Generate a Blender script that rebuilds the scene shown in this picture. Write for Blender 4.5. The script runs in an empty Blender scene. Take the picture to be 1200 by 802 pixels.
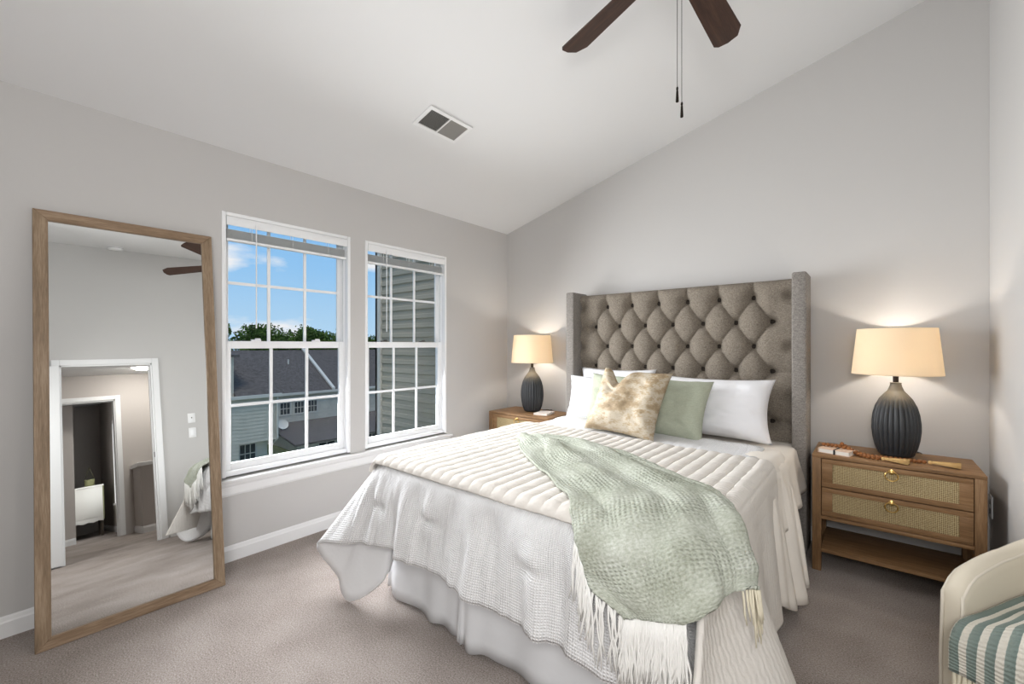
import bpy, bmesh, math, random
from mathutils import Vector, Matrix, noise
PI = math.pi
random.seed(7)
S = bpy.context.scene
COL = S.collection

# ------------------------------------------------------------------ camera, sky, light, exposure
F = 506.0
cd = bpy.data.cameras.new('camera'); cam = bpy.data.objects.new('camera', cd); COL.objects.link(cam)
cd.sensor_fit = 'HORIZONTAL'; cd.sensor_width = 36.0; cd.lens = F / 1200.0 * 36.0
cd.shift_y = 3.5 / 1200.0; cd.clip_start = 0.03; cd.clip_end = 400
cam.location = (2.927, -3.444, 1.283)
cam.rotation_euler = (PI / 2, 0, math.atan2(0.639, 0.769))
S.camera = cam

W = bpy.data.worlds.new('world'); S.world = W; W.use_nodes = True
nt = W.node_tree; nt.nodes.clear()
wo = nt.nodes.new('ShaderNodeOutputWorld'); bg = nt.nodes.new('ShaderNodeBackground')
tc = nt.nodes.new('ShaderNodeTexCoord'); sp = nt.nodes.new('ShaderNodeSeparateXYZ')
rp = nt.nodes.new('ShaderNodeValToRGB')
e = rp.color_ramp.elements
e[0].position = 0.0; e[0].color = (0.52, 0.76, 0.97, 1)
e[1].position = 0.45; e[1].color = (0.16, 0.45, 0.93, 1)
k = rp.color_ramp.elements.new(0.16); k.color = (0.32, 0.62, 0.97, 1)
mp = nt.nodes.new('ShaderNodeMapping'); mp.inputs['Scale'].default_value = (3.0, 3.0, 9.0); mp.inputs['Location'].default_value = (0.3, 0.2, 0.1)
nz = nt.nodes.new('ShaderNodeTexNoise'); nz.inputs['Scale'].default_value = 1.6; nz.inputs['Detail'].default_value = 6
cr = nt.nodes.new('ShaderNodeValToRGB'); cr.color_ramp.elements[0].position = 0.53; cr.color_ramp.elements[1].position = 0.66
mx = nt.nodes.new('ShaderNodeMixRGB'); mx.inputs[2].default_value = (0.95, 0.97, 1.0, 1)
L = nt.links.new
L(tc.outputs['Generated'], sp.inputs[0]); L(sp.outputs['Z'], rp.inputs[0]); L(tc.outputs['Generated'], mp.inputs[0])
L(mp.outputs[0], nz.inputs['Vector']); L(nz.outputs['Fac'], cr.inputs[0]); L(cr.outputs[0], mx.inputs[0]); L(rp.outputs[0], mx.inputs[1])
L(mx.outputs[0], bg.inputs[0]); bg.inputs[1].default_value = 0.9; L(bg.outputs[0], wo.inputs[0])

def lamp(name, kind, loc, energy, color=(1, 1, 1), size=0.1, target=None, size_y=None, angle=None, spread=PI):
    d = bpy.data.lights.new(name, kind); d.energy = energy; d.color = color
    if kind == 'AREA':
        d.size = size; d.spread = spread
        if size_y: d.shape = 'RECTANGLE'; d.size_y = size_y
    elif kind == 'SUN': d.angle = angle or 0.1
    else: d.shadow_soft_size = size
    o = bpy.data.objects.new(name, d); COL.objects.link(o); o.location = loc
    if target is not None:
        o.rotation_euler = (Vector(target) - Vector(loc)).to_track_quat('-Z', 'Y').to_euler()
    return o
lamp('sun_light', 'SUN', (10, -10, 26), 1.9, (1, 0.94, 0.85), target=(0, 0, 0), angle=0.4)
# added area lights just inside the room at both windows, standing in for daylight
lamp('window_fill', 'AREA', (0.03, -2.18, 1.28), 36, (0.97, 0.985, 1.0), 0.72, (2.0, -2.18, 0.85), 1.45, spread=2.5)
lamp('window_fill', 'AREA', (0.03, -1.25, 1.28), 36, (0.97, 0.985, 1.0), 0.72, (2.0, -1.25, 0.85), 1.45, spread=2.5)
# added area lights behind and above the camera, to brighten the room evenly
lamp('soft_fill', 'AREA', (3.2, -3.95, 1.75), 33, (1.0, 0.99, 0.98), 0.8, (1.2, -1.7, 0.3), 0.6)
lamp('ceiling_fill', 'AREA', (2.5, -4.1, 1.5), 12, (1.0, 1.0, 1.0), 1.0, (1.7, -2.0, 3.4), 1.0)  # added fill aimed up at the ceiling, not a fixture of the room

S.view_settings.view_transform = 'Standard'; S.view_settings.look = 'None'
S.view_settings.gamma = 1.0; S.view_settings.use_curve_mapping = False
S.view_settings.exposure = 0.0

# ------------------------------------------------------------------ helpers
OFF = {}
def link(o, parent=None):
    COL.objects.link(o)
    if parent is not None: o.parent = parent
def off(p):
    v = Vector((0, 0, 0))
    while p is not None:
        v += p.location; p = p.parent
    return v
def tag(o, label=None, cat=None, group=None, kind=None):
    if label: o['label'] = label
    if cat: o['category'] = cat
    if group: o['group'] = group
    if kind: o['kind'] = kind
    return o
def thing(name, label, cat, loc, rotz=0, group=None):
    o = bpy.data.objects.new(name, None); o.empty_display_size = 0.05
    COL.objects.link(o); o.location = loc; o.rotation_euler = (0, 0, rotz)
    return tag(o, label, cat, group)
def obj(name, bm, mat, parent=None, local=False, smooth=True, ang=40, origin=None):
    """link a bmesh as ONE mesh object. Coordinates are world ones unless local."""
    if not local:
        if parent is None:
            if origin is None:
                xs = [v.co.x for v in bm.verts]; ys = [v.co.y for v in bm.verts]; zs = [v.co.z for v in bm.verts]
                origin = Vector(((min(xs) + max(xs)) / 2, (min(ys) + max(ys)) / 2, min(zs)))
            else: origin = Vector(origin)
            bmesh.ops.translate(bm, verts=bm.verts, vec=-origin)
        else:
            bmesh.ops.translate(bm, verts=bm.verts, vec=-off(parent))
    me = bpy.data.meshes.new(name); bm.to_mesh(me); bm.free()
    for m in (mat if isinstance(mat, (list, tuple)) else [mat]): me.materials.append(m)
    if smooth:
        for p in me.polygons: p.use_smooth = True
        try: me.set_sharp_from_angle(angle=math.radians(ang))
        except Exception: pass
    o = bpy.data.objects.new(name, me); link(o, parent)
    if not local and parent is None: o.location = origin
    return o
def struct(name, bm, mat, parent=None, smooth=False):
    o = obj(name, bm, mat, parent, smooth=smooth)
    if parent is None: o['kind'] = 'structure'
    return o
def B(): return bmesh.new()
def box(bm, a, b, bev=0, seg=2, mat=0, M=None):
    x0, y0, z0 = a; x1, y1, z1 = b
    vs = [bm.verts.new((x, y, z)) for z in (z0, z1) for x, y in ((x0, y0), (x1, y0), (x1, y1), (x0, y1))]
    fs = [bm.faces.new([vs[i] for i in q]) for q in ((3, 2, 1, 0), (4, 5, 6, 7), (0, 1, 5, 4), (1, 2, 6, 5), (2, 3, 7, 6), (3, 0, 4, 7))]
    bmesh.ops.recalc_face_normals(bm, faces=fs)
    for f in fs: f.material_index = mat
    if M is not None: bmesh.ops.transform(bm, matrix=M, verts=vs)
    if bev:
        es = list({e for f in fs for e in f.edges})
        bmesh.ops.bevel(bm, geom=es, offset=bev, segments=seg, profile=0.5, affect='EDGES', clamp_overlap=True)
def BX(a, b, bev=0, seg=2):
    bm = B(); box(bm, a, b, bev, seg); return bm
def prism(bm, pts, axis, a, b, mat=0):
    """extrude a 2-D outline along an axis; pts are the other two coordinates in order"""
    def P(p, t):
        return (t, p[0], p[1]) if axis == 0 else ((p[0], t, p[1]) if axis == 1 else (p[0], p[1], t))
    v0 = [bm.verts.new(P(p, a)) for p in pts]; v1 = [bm.verts.new(P(p, b)) for p in pts]
    n = len(pts); fs = [bm.faces.new(v0), bm.faces.new(v1)]
    for i in range(n): fs.append(bm.faces.new([v0[i], v0[(i + 1) % n], v1[(i + 1) % n], v1[i]]))
    for f in fs: f.material_index = mat
    bmesh.ops.recalc_face_normals(bm, faces=fs)
    return fs
def tube(bm, pts, r, n=8, closed=False, mat=0):
    pts = [Vector(p) for p in pts]; rings = []; N = len(pts)
    up = Vector((0.123, 0.31, 0.94)).normalized(); prev = None
    for i, p in enumerate(pts):
        t = (pts[(i + 1) % N] - pts[i - 1]) if closed else (pts[min(i + 1, N - 1)] - pts[max(i - 1, 0)])
        t = t.normalized() if t.length > 1e-9 else Vector((0, 0, 1))
        if prev is None:
            a = t.cross(up)
            if a.length < 1e-3: a = t.cross(Vector((1, 0, 0)))
        else: a = prev - t * prev.dot(t)
        a.normalize(); prev = a; b = t.cross(a)
        rr = r[i] if isinstance(r, (list, tuple)) else r
        rings.append([bm.verts.new(p + a * rr * math.cos(2 * PI * j / n) + b * rr * math.sin(2 * PI * j / n)) for j in range(n)])
    m = N if closed else N - 1
    for i in range(m):
        A, C = rings[i], rings[(i + 1) % N]
        for j in range(n):
            f = bm.faces.new([A[j], A[(j + 1) % n], C[(j + 1) % n], C[j]]); f.material_index = mat
    if not closed:
        bm.faces.new(rings[0][::-1]).material_index = mat; bm.faces.new(rings[-1]).material_index = mat
def lathe(bm, prof, c=(0, 0, 0), n=32, rib=None, cap=True):
    """prof = [(r, z), ...]; rib(theta, z) scales the radius"""
    rings = []
    for r, z in prof:
        rings.append([bm.verts.new((c[0] + r * (rib(2 * PI * j / n, z) if rib else 1) * math.cos(2 * PI * j / n),
                                    c[1] + r * (rib(2 * PI * j / n, z) if rib else 1) * math.sin(2 * PI * j / n), c[2] + z)) for j in range(n)])
    for A, C in zip(rings, rings[1:]):
        for j in range(n): bm.faces.new([A[j], A[(j + 1) % n], C[(j + 1) % n], C[j]])
    if cap:
        bm.faces.new(rings[0][::-1]); bm.faces.new(rings[-1])
def ball(bm, c, r, u=10, v=7, sc=(1, 1, 1)):
    M = Matrix.Translation(Vector(c)) @ Matrix.Diagonal((sc[0], sc[1], sc[2], 1))
    bmesh.ops.create_uvsphere(bm, u_segments=u, v_segments=v, radius=r, matrix=M)
def sheet(bm, rows, uv=None, mat=None, closed=False):
    """grid of points -> quads, with a UV layer in metres"""
    ul = bm.loops.layers.uv.verify()
    V = [[bm.verts.new(p) for p in r] for r in rows]
    nu, nv = len(V), len(V[0])
    for i in range(nu - 1):
        for j in range(nv - 1):
            f = bm.faces.new([V[i][j], V[i + 1][j], V[i + 1][j + 1], V[i][j + 1]])
            if mat: f.material_index = mat(i, j)
            if uv:
                for l, (a, b) in zip(f.loops, ((i, j), (i + 1, j), (i + 1, j + 1), (i, j + 1))): l[ul].uv = uv(a, b)
    return V
def solid(o, t, offset=-1):
    m = o.modifiers.new('thickness', 'SOLIDIFY'); m.thickness = t; m.offset = offset; return o
def subsurf(o, n=1):
    m = o.modifiers.new('smooth', 'SUBSURF'); m.levels = n; m.render_levels = n; return o
def cat(pts, t):
    """Catmull-Rom through points, t in 0..len-1"""
    n = len(pts); i = max(0, min(n - 2, int(math.floor(t)))); f = t - i
    p0 = Vector(pts[max(i - 1, 0)]); p1 = Vector(pts[i]); p2 = Vector(pts[i + 1]); p3 = Vector(pts[min(i + 2, n - 1)])
    return 0.5 * ((2 * p1) + (p2 - p0) * f + (2 * p0 - 5 * p1 + 4 * p2 - p3) * f * f + (3 * p1 - p0 - 3 * p2 + p3) * f ** 3)
def smooth01(t): t = max(0, min(1, t)); return t * t * (3 - 2 * t)
def N3(x, y, z=0): return noise.noise(Vector((x, y, z)))

# ------------------------------------------------------------------ materials
def srgb(r, g, b):
    f = lambda c: (c / 255) / 12.92 if c / 255 <= 0.04045 else ((c / 255 + 0.055) / 1.055) ** 2.4
    return (f(r), f(g), f(b), 1)
def M_(name, col, rough=0.6, metal=0.0, spec=0.3):
    m = bpy.data.materials.new(name); m.use_nodes = True
    b = m.node_tree.nodes['Principled BSDF']
    b.inputs['Base Color'].default_value = col; b.inputs['Roughness'].default_value = rough
    b.inputs['Metallic'].default_value = metal; b.inputs['Specular IOR Level'].default_value = spec
    return m
def nodes(m): return m.node_tree, m.node_tree.nodes['Principled BSDF']
def coords(t, scale=(1, 1, 1), uv=False, rot=(0, 0, 0)):
    c = t.nodes.new('ShaderNodeTexCoord'); p = t.nodes.new('ShaderNodeMapping')
    p.inputs['Scale'].default_value = scale; p.inputs['Rotation'].default_value = rot
    t.links.new(c.outputs['UV' if uv else 'Object'], p.inputs[0]); return p.outputs[0]
def ramp(t, fac, stops):
    r = t.nodes.new('ShaderNodeValToRGB'); el = r.color_ramp.elements
    el[0].position, el[0].color = stops[0]; el[1].position, el[1].color = stops[-1]
    for p, c in stops[1:-1]:
        q = el.new(p); q.color = c
    t.links.new(fac, r.inputs[0]); return r.outputs[0]
def tex_noise(t, vec, scale, detail=3, rough=0.5):
    n = t.nodes.new('ShaderNodeTexNoise'); n.inputs['Scale'].default_value = scale; n.inputs['Detail'].default_value = detail
    n.inputs['Roughness'].default_value = rough; t.links.new(vec, n.inputs['Vector']); return n.outputs['Fac']
def tex_wave(t, vec, scale, dist=0, direction='X', profile='SIN', det=1):
    n = t.nodes.new('ShaderNodeTexWave'); n.inputs['Scale'].default_value = scale; n.inputs['Distortion'].default_value = dist
    n.inputs['Detail Scale'].default_value = det
    n.bands_direction = direction; n.wave_profile = profile; t.links.new(vec, n.inputs['Vector']); return n.outputs['Fac']
def math2(t, op, a, b):
    n = t.nodes.new('ShaderNodeMath'); n.operation = op
    for i, q in enumerate((a, b)):
        if isinstance(q, (int, float)): n.inputs[i].default_value = q
        else: t.links.new(q, n.inputs[i])
    return n.outputs[0]
def bump(t, b, h, strength=0.3, dist=0.002, chain=None):
    n = t.nodes.new('ShaderNodeBump'); n.inputs['Strength'].default_value = strength; n.inputs['Distance'].default_value = dist
    t.links.new(h, n.inputs['Height'])
    if chain: t.links.new(chain, n.inputs['Normal'])
    t.links.new(n.outputs[0], b.inputs['Normal']); return n.outputs[0]

def paint(name, col, rough=0.7):
    m = M_(name, col, rough, spec=0.2); t, b = nodes(m)
    bump(t, b, tex_noise(t, coords(t), 260, 2), 0.05, 0.001); return m
WALL = paint('wall_paint', srgb(197, 195, 193)); CEIL = paint('ceiling_paint', srgb(226, 226, 226), 0.8)
TRIM = M_('white_trim', srgb(232, 232, 232), 0.4); VINYL = M_('white_vinyl', srgb(240, 241, 242), 0.35)
HALL = paint('hall_paint', srgb(190, 183, 178))
def carpet():
    m = M_('carpet', srgb(175, 160, 148), 0.95, spec=0.05); t, b = nodes(m); v = coords(t)
    n1 = tex_noise(t, v, 170, 3, 0.7); n2 = tex_noise(t, v, 3.5, 2)
    f = math2(t, 'ADD', math2(t, 'MULTIPLY', n1, 0.75), math2(t, 'MULTIPLY', n2, 0.25))
    t.links.new(ramp(t, f, [(0.30, srgb(106, 96, 89)), (0.5, srgb(161, 151, 145)), (0.72, srgb(202, 194, 189))]), b.inputs['Base Color'])
    bump(t, b, n1, 0.7, 0.006); return m
CARPET = carpet()
def wood(name, c0, c1, c2, axis='X', scale=1.0, rough=0.5):
    m = M_(name, c1, rough, spec=0.3); t, b = nodes(m)
    s = {'X': (1.2, 16, 16), 'Y': (16, 1.2, 16), 'Z': (16, 16, 1.2)}[axis]
    v = coords(t, tuple(q * scale for q in s))
    n1 = tex_noise(t, v, 3.0, 6, 0.65); v2 = coords(t, tuple(q * scale * 3 for q in s)); n2 = tex_noise(t, v2, 6, 3)
    f = math2(t, 'ADD', math2(t, 'MULTIPLY', n1, 0.7), math2(t, 'MULTIPLY', n2, 0.3))
    t.links.new(ramp(t, f, [(0.3, c0), (0.5, c1), (0.7, c2)]), b.inputs['Base Color'])
    bump(t, b, n2, 0.15, 0.001); return m
OAKX = wood('oak_x', srgb(104, 77, 51), srgb(138, 105, 72), srgb(164, 130, 94), 'X')
OAKZ = wood('oak_z', srgb(100, 74, 50), srgb(132, 101, 69), srgb(158, 126, 92), 'Z')
MIRZ = wood('grey_oak_z', srgb(108, 90, 71), srgb(142, 121, 98), srgb(174, 154, 131), 'Z')
MIRY = wood('grey_oak_y', srgb(108, 88, 69), srgb(142, 119, 96), srgb(172, 150, 127), 'Y')
WALNUT = wood('walnut', srgb(38, 24, 18), srgb(60, 40, 31), srgb(80, 56, 43), 'X', 1.0, 0.45)
BRONZE = M_('dark_bronze', srgb(45, 38, 34), 0.35, 0.8); BRASS = M_('brass', srgb(205, 170, 105), 0.3, 1.0)
STEEL = M_('grey_chain', srgb(110, 108, 105), 0.35, 0.9); BLACKP = M_('black_cord', srgb(25, 25, 26), 0.5)
def weave(name, c0, c1, scale=700, bstr=0.5, rough=0.9, var=0.5, uv=False):
    m = M_(name, c1, rough, spec=0.1); t, b = nodes(m); v = coords(t, uv=uv)
    a = tex_noise(t, coords(t, (1, 1, 9), uv), scale / 6, 3, 0.7); c = tex_noise(t, coords(t, (9, 9, 1), uv), scale / 6, 3, 0.7)
    f = math2(t, 'ADD', math2(t, 'MULTIPLY', a, 0.5), math2(t, 'MULTIPLY', c, 0.5))
    t.links.new(ramp(t, f, [(0.5 - var / 4, c0), (0.5 + var / 4, c1)]), b.inputs['Base Color'])
    bump(t, b, f, bstr, 0.003); return m
LINEN = weave('grey_brown_linen', srgb(84, 77, 69), srgb(162, 152, 139), 420, 0.6)
LINENW = weave('grey_linen_wing', srgb(96, 92, 88), srgb(166, 160, 154), 420, 0.6)
BUTTON = weave('dark_linen_button', srgb(40, 36, 33), srgb(66, 60, 55), 900)
def cotton(name, col, wr=0.15, scale=9, rough=0.85):
    m = M_(name, col, rough, spec=0.15); t, b = nodes(m); v = coords(t)
    n1 = tex_noise(t, v, scale, 4, 0.55); n2 = tex_noise(t, v, 900, 1)
    c = bump(t, b, n2, 0.1, 0.0005); bump(t, b, n1, wr, 0.03, c); return m
SHEETM = cotton('white_sheet', srgb(240, 239, 238), 0.14); PILLOWM = cotton('white_pillowcase', srgb(240, 240, 243), 0.16)
LINING = cotton('comforter_lining', srgb(236, 236, 237), 0.12, 12); SKIRTM = cotton('skirt_cotton', srgb(226, 227, 229), 0.10, 6)
CREAMSHEET = cotton('cream_sheet', srgb(236, 230, 221), 0.14, 7)
def waffle():
    m = M_('waffle_cotton', srgb(240, 240, 240), 0.9, spec=0.1); t, b = nodes(m)
    v = coords(t, (1, 1, 1), True)
    w1 = tex_wave(t, v, 38, 0.8, 'X', det=3); w2 = tex_wave(t, v, 42, 0.8, 'Y', det=3)
    f = math2(t, 'MULTIPLY', w1, w2)
    t.links.new(ramp(t, f, [(0.0, srgb(230, 230, 231)), (0.5, srgb(243, 243, 243))]), b.inputs['Base Color'])
    c = bump(t, b, f, 0.7, 0.005)
    vs = coords(t, (14, 1.6, 1), True); bump(t, b, tex_noise(t, vs, 2.0, 3), 0.45, 0.02, c); return m
WAFFLE = waffle()
def quiltm():
    m = M_('quilt_cotton', srgb(224, 219, 212), 0.9, spec=0.1); t, b = nodes(m); v = coords(t, (1, 1, 1), True)
    n = tex_noise(t, v, 60, 3); w = tex_wave(t, coords(t, (1, 1, 1), True), 14, 3.5, 'Y', det=3)
    c = bump(t, b, n, 0.25, 0.006); bump(t, b, w, 0.35, 0.004, c); return m
QUILT = quiltm()
def knit():
    m = M_('sage_knit', srgb(168, 174, 152), 0.95, spec=0.05); t, b = nodes(m)
    v = coords(t, (1, 1, 1), True)
    w1 = tex_wave(t, v, 20, 1.0, 'X', det=2); w2 = tex_wave(t, v, 17, 1.0, 'Y', det=2)
    f = math2(t, 'MULTIPLY', w1, w2); n = tex_noise(t, v, 90, 4, 0.7); n2 = tex_noise(t, v, 5, 3)
    band = tex_wave(t, v, 1.15, 1.2, 'Y')
    g = math2(t, 'MULTIPLY', f, math2(t, 'ADD', band, 0.25))
    h = math2(t, 'ADD', math2(t, 'MULTIPLY', g, 0.7), math2(t, 'MULTIPLY', n, 0.3))
    t.links.new(ramp(t, math2(t, 'ADD', math2(t, 'MULTIPLY', n, 0.6), math2(t, 'MULTIPLY', n2, 0.4)),
                     [(0.36, srgb(150, 154, 138)), (0.52, srgb(183, 187, 174)), (0.66, srgb(208, 211, 203))]), b.inputs['Base Color'])
    bump(t, b, h, 0.8, 0.006); return m
KNIT = knit()
FRINGE = M_('white_yarn', srgb(236, 235, 231), 0.95, spec=0.05); CREAMYARN = M_('cream_yarn', srgb(222, 214, 192), 0.95, spec=0.05)
def cane():
    m = M_('woven_cane', srgb(196, 172, 126), 0.8, spec=0.15); t, b = nodes(m); v = coords(t)
    w1 = tex_wave(t, v, 42, 2.0, 'X', det=3); w2 = tex_wave(t, v, 46, 2.0, 'Z', det=3); n = tex_noise(t, v, 120, 3)
    f = math2(t, 'ADD', math2(t, 'MULTIPLY', math2(t, 'ADD', w1, w2), 0.36), math2(t, 'MULTIPLY', n, 0.28))
    t.links.new(ramp(t, f, [(0.25, srgb(112, 93, 62)), (0.5, srgb(176, 156, 116)), (0.8, srgb(206, 190, 152))]), b.inputs['Base Color'])
    bump(t, b, f, 0.6, 0.003); return m
CANE = cane()
def ceramic():
    m = M_('charcoal_ceramic', srgb(46, 47, 50), 0.42, spec=0.5); t, b = nodes(m)
    v = coords(t); s = t.nodes.new('ShaderNodeSeparateXYZ'); t.links.new(v, s.inputs[0])
    n = tex_noise(t, coords(t, (60, 60, 3)), 1.5, 3)
    zz = math2(t, 'ADD', s.outputs['Z'], math2(t, 'MULTIPLY', math2(t, 'SUBTRACT', n, 0.5), 0.05))
    t.links.new(ramp(t, zz, [(0.27, srgb(42, 44, 47)), (0.345, srgb(104, 97, 84)), (0.42, srgb(96, 90, 80))]), b.inputs['Base Color'])
    return m
CERAM = ceramic()
def shade_mat():
    m = bpy.data.materials.new('linen_lampshade'); m.use_nodes = True; t = m.node_tree; t.nodes.clear()
    o = t.nodes.new('ShaderNodeOutputMaterial'); d = t.nodes.new('ShaderNodeBsdfDiffuse'); tr = t.nodes.new('ShaderNodeBsdfTranslucent')
    x = t.nodes.new('ShaderNodeMixShader'); x.inputs[0].default_value = 0.42
    d.inputs[0].default_value = srgb(238, 226, 206); tr.inputs[0].default_value = srgb(244, 230, 206)
    t.links.new(d.outputs[0], x.inputs[1]); t.links.new(tr.outputs[0], x.inputs[2]); t.links.new(x.outputs[0], o.inputs[0])
    return m
SHADE = shade_mat()
def emis(name, col, s):
    m = bpy.data.materials.new(name); m.use_nodes = True; b = m.node_tree.nodes['Principled BSDF']
    b.inputs['Emission Color'].default_value = col; b.inputs['Emission Strength'].default_value = s; b.inputs['Base Color'].default_value = col
    return m
BULB = emis('lit_bulb', (1, 0.82, 0.6, 1), 6.0); DOME = emis('lit_dome', (1, 0.97, 0.92, 1), 110.0)
def glass():
    m = bpy.data.materials.new('window_glass'); m.use_nodes = True; t = m.node_tree; t.nodes.clear()
    o = t.nodes.new('ShaderNodeOutputMaterial'); a = t.nodes.new('ShaderNodeBsdfTransparent'); g = t.nodes.new('ShaderNodeBsdfGlossy')
    f = t.nodes.new('ShaderNodeFresnel'); f.inputs[0].default_value = 1.45; x = t.nodes.new('ShaderNodeMixShader')
    g.inputs['Roughness'].default_value = 0.0
    k = t.nodes.new('ShaderNodeMath'); k.operation = 'MULTIPLY'; k.inputs[1].default_value = 0.15; t.links.new(f.outputs[0], k.inputs[0])
    t.links.new(k.outputs[0], x.inputs[0]); t.links.new(a.outputs[0], x.inputs[1]); t.links.new(g.outputs[0], x.inputs[2])
    t.links.new(x.outputs[0], o.inputs[0]); return m
GLASS = glass()
MIRROR = M_('mirror_silver', (0.80, 0.81, 0.80, 1), 0.0, 1.0)
def siding(name, c0, c1, period, dark=0.25):
    m = M_(name, c1, 0.6, spec=0.25); t, b = nodes(m); v = coords(t)
    s = t.nodes.new('ShaderNodeSeparateXYZ'); t.links.new(v, s.inputs[0])
    q = math2(t, 'FRACT', math2(t, 'DIVIDE', s.outputs['Z'], period), 0)
    n = tex_noise(t, v, 1.5, 3)
    t.links.new(ramp(t, n, [(0.3, c0), (0.7, c1)]), b.inputs['Base Color'])
    bump(t, b, q, 0.6, period * 0.5); return m
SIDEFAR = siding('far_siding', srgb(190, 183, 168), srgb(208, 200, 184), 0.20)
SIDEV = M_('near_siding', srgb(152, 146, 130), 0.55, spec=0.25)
def shingles():
    m = M_('roof_shingles', srgb(80, 75, 70), 0.95, spec=0.1); t, b = nodes(m); v = coords(t)
    n = tex_noise(t, v, 6, 4, 0.7); n2 = tex_noise(t, coords(t, (1, 1, 12)), 4, 2)
    f = math2(t, 'ADD', math2(t, 'MULTIPLY', n, 0.6), math2(t, 'MULTIPLY', n2, 0.4))
    t.links.new(ramp(t, f, [(0.35, srgb(66, 62, 59)), (0.65, srgb(104, 98, 94))]), b.inputs['Base Color']); return m
ROOF = shingles()
EXTTRIM = M_('ext_trim', srgb(190, 186, 176), 0.5); DARKGL = M_('dark_pane', srgb(40, 44, 50), 0.15, spec=0.5)
def leafm(name, a, b_):
    m = M_(name, b_, 0.8, spec=0.15); t, b = nodes(m)
    t.links.new(ramp(t, tex_noise(t, coords(t), 1.3, 4, 0.7), [(0.35, a), (0.65, b_)]), b.inputs['Base Color']); return m
LEAF = leafm('tree_leaves', srgb(38, 62, 22), srgb(92, 122, 52)); BARK = M_('bark', srgb(80, 66, 52), 0.9)
GROUND = M_('lawn', srgb(96, 104, 70), 0.95, spec=0.05)
UPH = cotton('cream_upholstery', srgb(222, 213, 195), 0.06, 5, 0.7); PIPE = M_('cream_piping', srgb(226, 218, 203), 0.6)

# ------------------------------------------------------------------ the setting: room
SL = 0.2635                       # ceiling slope
def zc(x): return 2.44 + SL * x
YB = -5.4; XR = 3.9
struct('floor', BX((-0.12, YB, -0.1), (XR + 0.12, 0.12, 0)), CARPET)
bm = B(); prism(bm, [(-0.14, zc(-0.14)), (XR + 0.12, zc(XR + 0.12)), (XR + 0.12, zc(XR + 0.12) + 0.12), (-0.14, zc(-0.14) + 0.12)], 1, YB - 0.12, 0.12)
struct('ceiling', bm, CEIL)
bm = B(); prism(bm, [(-0.14, 0), (XR + 0.12, 0), (XR + 0.12, zc(XR + 0.12)), (-0.14, zc(-0.14))], 1, 0, 0.12); struct('wall_back', bm, WALL)
bm = B(); prism(bm, [(-0.14, 0), (XR + 0.12, 0), (XR + 0.12, zc(XR + 0.12)), (-0.14, zc(-0.14))], 1, YB - 0.12, YB); struct('wall_front', bm, WALL)
# window wall, with its two openings
W1 = (-2.585, -1.772); W2 = (-1.652, -0.843); WZ0, WZ1 = 0.487, 2.072
bm = B(); XO = -0.13
for a, b in ((YB, W1[0]), (W1[1], W2[0]), (W2[1], 0.0)): box(bm, (XO, a, WZ0), (0, b, WZ1))
box(bm, (XO, YB, 0), (0, 0, WZ0)); box(bm, (XO, YB, WZ1), (0, 0, zc(0)))
bmesh.ops.remove_doubles(bm, verts=bm.verts, dist=1e-5)
struct('wall_left', bm, WALL)
# closet bump-out beside the nightstand
YC = -0.95
bm = B(); prism(bm, [(3.42, 0), (XR, 0), (XR, zc(XR)), (3.42, zc(3.42))], 1, YC, -0.001); struct('wall_closet', bm, WALL)
# door wall
DY0, DY1, DZ = -3.07, -2.30, 2.045
bm = B()
for a, b in ((YB, DY0), (DY1, 0.0)): box(bm, (XR, a, 0), (XR + 0.12, b, 3.47))
box(bm, (XR, DY0, DZ), (XR + 0.12, DY1, 3.47)); struct('wall_right', bm, WALL)

def baseboard(name, a, b, nrm, h=0.092, t=0.014):
    """a -> b along the wall foot, nrm points into the room"""
    a = Vector(a); b = Vector(b); n = Vector(nrm)
    prof = [(0, 0), (t, 0), (t, h * 0.72), (t * 0.75, h * 0.80), (t * 0.55, h * 0.93), (t * 0.3, h), (0, h)]
    bm = B(); r0 = [bm.verts.new(a + n * p + Vector((0, 0, z))) for p, z in prof]; r1 = [bm.verts.new(b + n * p + Vector((0, 0, z))) for p, z in prof]
    k = len(prof)
    for i in range(k): bm.faces.new([r0[i], r0[(i + 1) % k], r1[(i + 1) % k], r1[i]])
    bm.faces.new(r0); bm.faces.new(r1); bmesh.ops.recalc_face_normals(bm, faces=bm.faces)
    return struct(name, bm, TRIM)
baseboard('baseboard_left', (0.0005, YB, 0), (0.0005, -0.001, 0), (1, 0, 0))
baseboard('baseboard_back', (0.02, -0.0005, 0), (3.41, -0.0005, 0), (0, -1, 0))
baseboard('baseboard_closet', (3.4195, YC, 0), (3.4195, -0.02, 0), (-1, 0, 0))
baseboard('baseboard_right', (XR - 0.0005, -2.22, 0), (XR - 0.0005, YC - 0.01, 0), (-1, 0, 0))

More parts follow.
